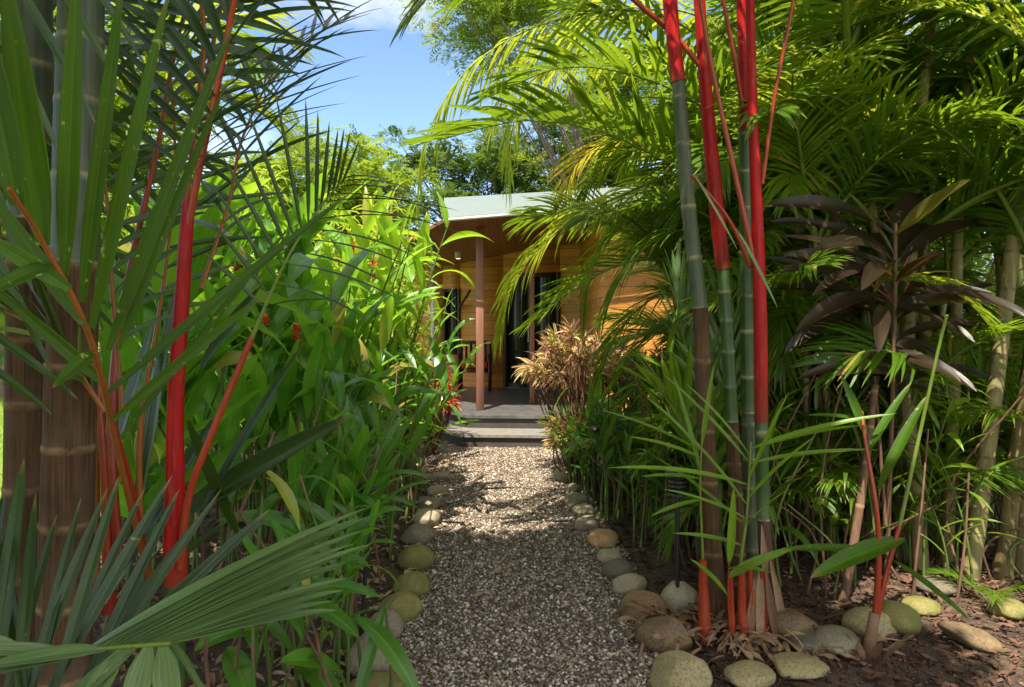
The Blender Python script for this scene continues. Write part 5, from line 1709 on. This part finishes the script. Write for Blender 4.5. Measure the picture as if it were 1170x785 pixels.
# ------------------------------------------------------------------ right low shrubs
SH_LOW = [ginger_cane_meshes(560 + i, .66 + .08 * (i % 3), 9, .24, .024, 'shrub', .14 + .06 * (i % 3), .4) for i in range(6)]
sp_ = [
    ('low shrub with dark stems just right of the far border stones', .95, 5.3, 10, (.9, 1.2)),
    ('low leafy shrub behind the third black stake light', 1.1, 5.8, 10, (.9, 1.1)),
    ('low shrub right of the orange border stone', 1.05, 4.7, 9, (.8, 1.05)),
    ('low shrub under the croton bush at the house end', .8, 6.2, 8, (.8, 1.0)),
    ('dim low shrub behind the young bluish palm', 1.5, 5.3, 10, (.9, 1.3)),
    ('thin stemmed shrub behind the right stake light', 1.2, 4.3, 8, (.75, 1.0)),
    ('low shrub further right in front of the house wall', 1.65, 6.1, 10, (1.0, 1.2)),
]
for i, (lb, x, y, n, s) in enumerate(sp_):
    ginger(lb, x, y, n, SH_LOW, .26, s, None, 60 + i, 0, 'low shrubs along the right of the path')
ginger('leafy green shrub spilling in front of the croton bush', .68, 6.1, 6, GC_LOW, .2, (.6, .8), None, 75, 0, 'low shrubs along the right of the path', 3)
ginger('bright bladed shrub at the right foot of the croton bush', 1.05, 6.3, 6, GC_LOW, .22, (.7, .9), None, 76, 0, 'low shrubs along the right of the path', 3)
ginger('single thin sprig growing at the path edge near the porch steps', .52, 6.2, 1, SH_LOW, .01, (.7, .75), None, 70, 0, None, 0)
ginger('taller thin sprig beside the upright whitish stone', .66, 5.7, 2, SH_LOW, .05, (.8, 1.0), None, 71, 0, None, 0)
UN = 'dark undergrowth thickets between the right palms'
GC_DIM = [ginger_cane_meshes(580 + i, 1.0 + .15 * (i % 4), 9, .5 + .05 * (i % 3), .024, 'palm_fresh' if i % 2 else 'palm_mid', .15 + .06 * (i % 3), .3) for i in range(6)]
for i, (lb, x, y, n, s_) in enumerate([
    ('thicket of thin stems and blades directly behind the red palm trunks', 1.35, 4.2, 8, (.8, 1.1)),
    ('thicket left of the red shooted sprout behind the brown boulder', 1.6, 4.0, 7, (.7, 1.0)),
    ('thicket behind the ti plant stem', 2.05, 4.9, 9, (.9, 1.3)),
    ('thicket in deep shade between the pale ringed stems', 2.6, 4.8, 9, (.9, 1.3)),
    ('thicket at the right edge behind the mossy boulder', 3.2, 4.4, 9, (.8, 1.2)),
    ('leafy thicket around the foot of the cordyline behind the grey stones', 1.95, 3.95, 7, (.5, .8)),
    ('thicket of slim blades behind the long flat tan stone', 2.5, 3.9, 7, (.5, .85)),
    ('far thicket in front of the sunlit areca clump', 3.2, 6.6, 10, (1.1, 1.5)),
    ('far thicket right of the house wall', 2.3, 6.0, 10, (1.0, 1.4)),
    ('far thicket near the right edge of the photo', 4.2, 6.0, 10, (1.0, 1.4))]):
    ginger(lb, x, y, n, GC_DIM, .38, s_, None, 120 + i, 0, UN, 14)
# feathery low palm in front of the croton
FP = thing('parlour_palm', 'small feathery dark green palm below the croton bush', 'palm', (1.0, 5.6, .03))
for j in range(9):
    put('frond', POOL[j % 8], FP, (0, 0, .15 + .03 * j), .7 * j + 2.0, R(-10 + 5 * (j % 4)), .62 + .05 * (j % 3))
FP2 = thing('parlour_palm', 'feathery low palm with drooping fronds left of the young bluish palm', 'palm', (1.25, 4.9, .03))
for j in range(9):
    put('frond', POOL[(j + 3) % 8], FP2, (0, 0, .15 + .03 * j), .7 * j + 1.1, R(-10 + 6 * (j % 4)), .7 + .05 * (j % 3))
FP3 = thing('parlour_palm', 'tiny palm seedling with a drooping frond on the right mulch', 'palm', P(1135, 700, 3.5) * [1, 1, 0] + [0, 0, .05])
for j in range(3):
    put('frond', POOL[j], FP3, (0, 0, 0), 2.6 + 1.4 * j, R(0), .32)


for k, (lb, x, y, n, sc0) in enumerate((('bushy low palm filling the shade right of the red palm trunks', 1.55, 4.1, 10, .75),
                                      ('bushy low palm spreading under the ti plant', 2.0, 4.35, 10, .8),
                                      ('bushy low palm between the slanting pale canes', 2.5, 4.45, 10, .8),
                                      ('bushy low palm in the far right shade of the bed', 3.2, 4.6, 10, .9))):
    g = float(hgt(np.array(x), np.array(y)))
    BP = thing('parlour_palm', lb, 'palm', (x, y, g))
    for j in range(n):
        put('frond', POOL[(j + 2 * k) % 8], BP, (.05 * math.cos(j), .05 * math.sin(j), .05 + .05 * j), 2.4 * j + k, R(-8 + 7 * (j % 4)), sc0 * (.8 + .07 * (j % 5)))


# croton bush
def tuft_bush(name, label, cat, loc, rx, rz, nb, per, mat, L, W, seed, stemmat='brown_stem', cz=None):
    rg = np.random.default_rng(seed)
    T = thing(name, label, cat, loc)
    b = np.array(loc, float)
    c = b + np.array([0, 0, rz * 1.15 if cz is None else cz])
    ms, ml = MB(), MB()
    for i in range(nb):
        v = nrm(rg.normal(0, 1, 3))
        v[2] = abs(v[2]) * 1.1 - .35
        e = c + v * np.array([rx, rx, rz]) * rg.uniform(.55, 1.0)
        tube(ms, curve([b + rg.normal(0, .03, 3) * [1, 1, 0], (b + e) / 2 + rg.normal(0, .06, 3), e], 8), np.linspace(.012, .004, 8), 5, 0, 0.0)
        k = per
        a = rg.uniform(0, 6.28, k)
        up = nrm(e - c + [0, 0, .15])
        D = nrm(rg.normal(0, .75, (k, 3)) + up)
        O = e - up * rg.uniform(0, .12, (k, 1))
        blades(ml, O, D, rg.normal(0, 1, (k, 3)) + [0, 0, .8], rg.uniform(.6, 1.2, k) * L, W * rg.uniform(.7, 1.2, k), 5, 3, rg.uniform(.2, 1.0, k), .3, .45, tint=np.clip(rg.normal(.5, .25, k) + rg.normal(0, .12), 0, 1), seed=seed + i, twist=.8, base=.15)
    part('stem', ms, M[stemmat], T)
    part('foliage', ml, M[mat], T)
    return T


tuft_bush('croton_bush', 'pink and orange narrow leaved croton bush in front of the porch', 'shrub', (.70, 6.9, 0), .64, .55, 92, 22, 'croton', .20, .0075, 31, cz=1.1)
tuft_bush('croton_bush', 'low green and orange croton at the foot of the pink one', 'shrub', (.60, 6.55, 0), .34, .34, 44, 22, 'croton', .17, .008, 34, cz=.42)
tuft_bush('croton_bush', 'second croton bush, partly behind palm fronds by the house wall', 'shrub', (1.4, 7.0, 0), .42, .42, 60, 24, 'croton', .17, .0075, 32, cz=.95)
tuft_bush('croton_bush', 'small orange red leaved bush left of the porch post', 'shrub', (-.93, 7.9, 0), .30, .58, 46, 22, 'ixora', .15, .009, 33)


# dracaena-like bright shrubs
def dracaena(label, loc, h, nst, seed, mat='dracaena', L=.42, W=.016):
    rg = np.random.default_rng(seed)
    T = thing('dracaena', label, 'shrub', loc, 'bright dracaena shrubs behind the ginger')
    b = np.array(loc, float)
    for s in range(nst):
        a = rg.uniform(0, 6.28)
        hh = h * rg.uniform(.6, 1.0)
        top = b + np.array([math.cos(a) * .25 * hh * rg.random(), math.sin(a) * .25 * hh * rg.random(), hh])
        sp = curve([b + rg.normal(0, .08, 3) * [1, 1, 0], (b + top) / 2 + rg.normal(0, .08, 3), top], 14)
        ms, ml = MB(), MB()
        tube(ms, sp, np.linspace(.016, .007, 14), 6, 0, 0.0)
        k = 60
        u = 1 - rg.random(k) ** 1.3 * .72
        O = np.stack([np.interp(u, np.linspace(0, 1, 14), sp[:, c]) for c in range(3)], 1)
        az = rg.uniform(0, 6.28, k)
        el = np.clip(rg.normal(.5, .35, k) + (u - .6), -.2, 1.4)
        D = np.stack([np.cos(az) * np.cos(el), np.sin(az) * np.cos(el), np.sin(el)], 1)
        Nn = np.stack([-np.cos(az) * np.sin(el), -np.sin(az) * np.sin(el), np.cos(el)], 1)
        blades(ml, O, D, Nn, rg.uniform(.7, 1.2, k) * L, W * rg.uniform(.8, 1.2, k), 6, 3, rg.uniform(.7, 1.9, k), .25, .35, seed=seed + s, twist=.3, base=.4)
        st_ = part('stem', ms, M['ginger_stem'], T)
        part('foliage', ml, M[mat], st_)


dracaena('bright narrow leaved dracaena whose tips hang beside the porch window', (-1.0, 6.1, 0), 2.0, 9, 1, L=.34, W=.012)
dracaena('curly narrow leaved dracaena in front of the left end of the porch', (-1.35, 7.3, 0), 2.6, 10, 11, L=.38, W=.014)
dracaena('tall yellow green dracaena left of the roof corner', (-1.9, 7.8, -.06), 3.2, 12, 2)
dracaena('yellow green dracaena behind the dark feather frond', (-2.9, 8.0, -.06), 3.5, 12, 3)
dracaena('dracaena left of the others behind the red palm stalks', (-3.9, 8.2, -.06), 3.3, 12, 4)
dracaena('sunny dracaena at the back left edge of the lawn', (-5.2, 9.2, -.06), 3.4, 12, 5)
dracaena('dracaena growing against the left end of the house', (-2.2, 10.2, -.06), 3.6, 12, 6)


# ------------------------------------------------------------------ trees
def spray(mb, O, D, Nn, L, k, lw, seed):
    """compound leaves: k leaflet pairs along each stalk"""
    rg = np.random.default_rng(seed)
    n = len(O)
    D = nrm(D)
    S = nrm(np.cross(D, Nn))
    U = np.cross(S, D)
    L = np.broadcast_to(L, (n,))
    tint = rg.random(n)
    t = (np.arange(k) + .7) / k
    V = np.empty((n, k, 2, 4, 3))
    for si, sd in enumerate((1, -1)):
        for j in range(k):
            c = O + D * (L * t[j])[:, None] - np.array([0, 0, 1]) * (L * .25 * t[j] ** 2)[:, None]
            ll = (L * .42 * math.sin(math.pi * (.15 + .8 * t[j])))[:, None]
            d = nrm(S * sd + D * .5 + rg.normal(0, .15, (n, 3)))
            wv = D * (L * lw)[:, None]
            V[:, j, si, 0] = c
            V[:, j, si, 1] = c + d * ll * .5 + wv * .5
            V[:, j, si, 2] = c + d * ll
            V[:, j, si, 3] = c + d * ll * .5 - wv * .5
    m = n * k * 2
    mb.add(V.reshape(-1, 3), np.arange(m * 4).reshape(m, 4), 0, .5, .5, np.repeat(tint, k * 8))


def tree(label, base, h, cc, cr, nclump, per, mat, seed, L=.38, k=6, lw=.16, trunk_r=.16, group='trees behind the garden', clump_r=.55, trunk_h=.5):
    rg = np.random.default_rng(seed)
    T = thing('tree', label, 'tree', base, group)
    b = np.array(base, float)
    cc, cr = np.array(cc, float), np.array(cr, float)
    fork = b + (cc - b) * trunk_h + rg.normal(0, .1, 3)
    mt, mc = MB(), MB()
    tube(mt, curve([b - [0, 0, .1], (b + fork) / 2 + rg.normal(0, .12, 3), fork], 14), np.linspace(trunk_r * 1.2, trunk_r * .7, 14), 10, 0, 0.0)
    for i in range(nclump):
        v = nrm(rg.normal(0, 1, 3))
        e = cc + v * cr * rg.uniform(.35, 1.0)
        if i % 2 == 0:
            tube(mt, curve([fork, (fork + e) / 2 + rg.normal(0, .25, 3), e], 9), np.linspace(trunk_r * .24, .008, 9), 6, 0, 0.0)
        r = clump_r * rg.uniform(.6, 1.4)
        q = nrm(rg.normal(0, 1, (per, 3))) * (rg.random((per, 1)) ** .45) * np.array([r, r, r * .5])
        O = e + q
        D = nrm(q * [1, 1, .6] + rg.normal(0, .3, (per, 3)) * r + [0, 0, .05])
        Nn = np.stack([rg.normal(0, .35, per), rg.normal(0, .35, per), np.ones(per)], 1)
        spray(mc, O, D, Nn, L * rg.uniform(.7, 1.2, per), k, lw, seed * 50 + i)
    part('trunk', mt, M['tree_bark'], T)
    part('crown', mc, M[mat], T, smooth=False)
    return T


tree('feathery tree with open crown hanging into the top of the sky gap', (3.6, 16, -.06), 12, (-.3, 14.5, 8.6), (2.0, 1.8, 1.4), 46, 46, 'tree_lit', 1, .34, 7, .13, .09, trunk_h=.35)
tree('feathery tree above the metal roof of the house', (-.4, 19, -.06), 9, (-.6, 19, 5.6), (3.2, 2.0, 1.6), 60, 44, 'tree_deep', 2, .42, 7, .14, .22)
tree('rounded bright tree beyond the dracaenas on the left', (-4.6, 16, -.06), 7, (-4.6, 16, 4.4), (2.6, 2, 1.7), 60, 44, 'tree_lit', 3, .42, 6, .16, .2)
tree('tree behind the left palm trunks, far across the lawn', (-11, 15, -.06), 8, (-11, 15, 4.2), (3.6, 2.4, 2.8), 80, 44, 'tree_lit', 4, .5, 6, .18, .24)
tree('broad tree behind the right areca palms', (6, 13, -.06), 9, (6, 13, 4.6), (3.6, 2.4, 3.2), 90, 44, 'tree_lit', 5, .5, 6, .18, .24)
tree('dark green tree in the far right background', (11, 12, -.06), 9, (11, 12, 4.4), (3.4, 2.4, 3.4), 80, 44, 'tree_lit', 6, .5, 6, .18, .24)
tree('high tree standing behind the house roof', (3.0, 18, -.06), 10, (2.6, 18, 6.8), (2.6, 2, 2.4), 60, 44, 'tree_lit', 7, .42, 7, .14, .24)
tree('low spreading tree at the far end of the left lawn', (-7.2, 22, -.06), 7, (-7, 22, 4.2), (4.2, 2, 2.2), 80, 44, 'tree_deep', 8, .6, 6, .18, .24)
tree('unseen tree added behind the viewpoint to shade the near end of the path', (-3.2, -2.6, 0), 8, (-1.1, .1, 6.2), (2.4, 1.7, .9), 34, 36, 'tree_deep', 9, .55, 6, .2, .2, None)  # out of view, crown placed and thinned to dapple the near ground


# distant woods closing the view
n = 5200
rg = np.random.default_rng(50)
ang = rg.uniform(-1.0, 1.0, n)
dist = rg.uniform(30, 38, n)
O = np.stack([np.sin(ang) * dist, np.cos(ang) * dist, rg.random(n) ** .8 * (4.6 + 1.2 * np.sin(ang * 9) + .8 * np.sin(ang * 23))], 1)
mb = MB()
spray(mb, O, rg.normal(0, 1, (n, 3)), rg.normal(0, .5, (n, 3)) + [0, 0, 1], rg.uniform(.8, 1.6, n), 5, .2, 51)
solo('distant_woods', mb, M['tree_deep'], kind='stuff', smooth=False)

# fallen leaves on the gravel
for (px, py, L, W, az, lb) in ((563, 658, .07, .02, .2, 'orange brown dry leaf on the gravel in the middle of the path'), (540, 688, .13, .012, .9, 'curled tan twig like leaf on the near gravel'),
                               (540, 580, .06, .02, 0, 'small brown dry leaf on the sunlit gravel'), (587, 663, .04, .018, 1.2, 'tiny reddish leaf on the shaded gravel')):
    g = G(px, py)
    mb = MB()
    blades(mb, [g + [0, 0, .02]], [(math.cos(az), math.sin(az), .15)], [(0, -.2, 1)], [L], [W], 6, 5, .4, .5, .45, tint=.85, wave=.4)
    solo('dry_leaf', mb, M['husk'], lb, 'leaf', 'dry leaves on the gravel', loc=g)
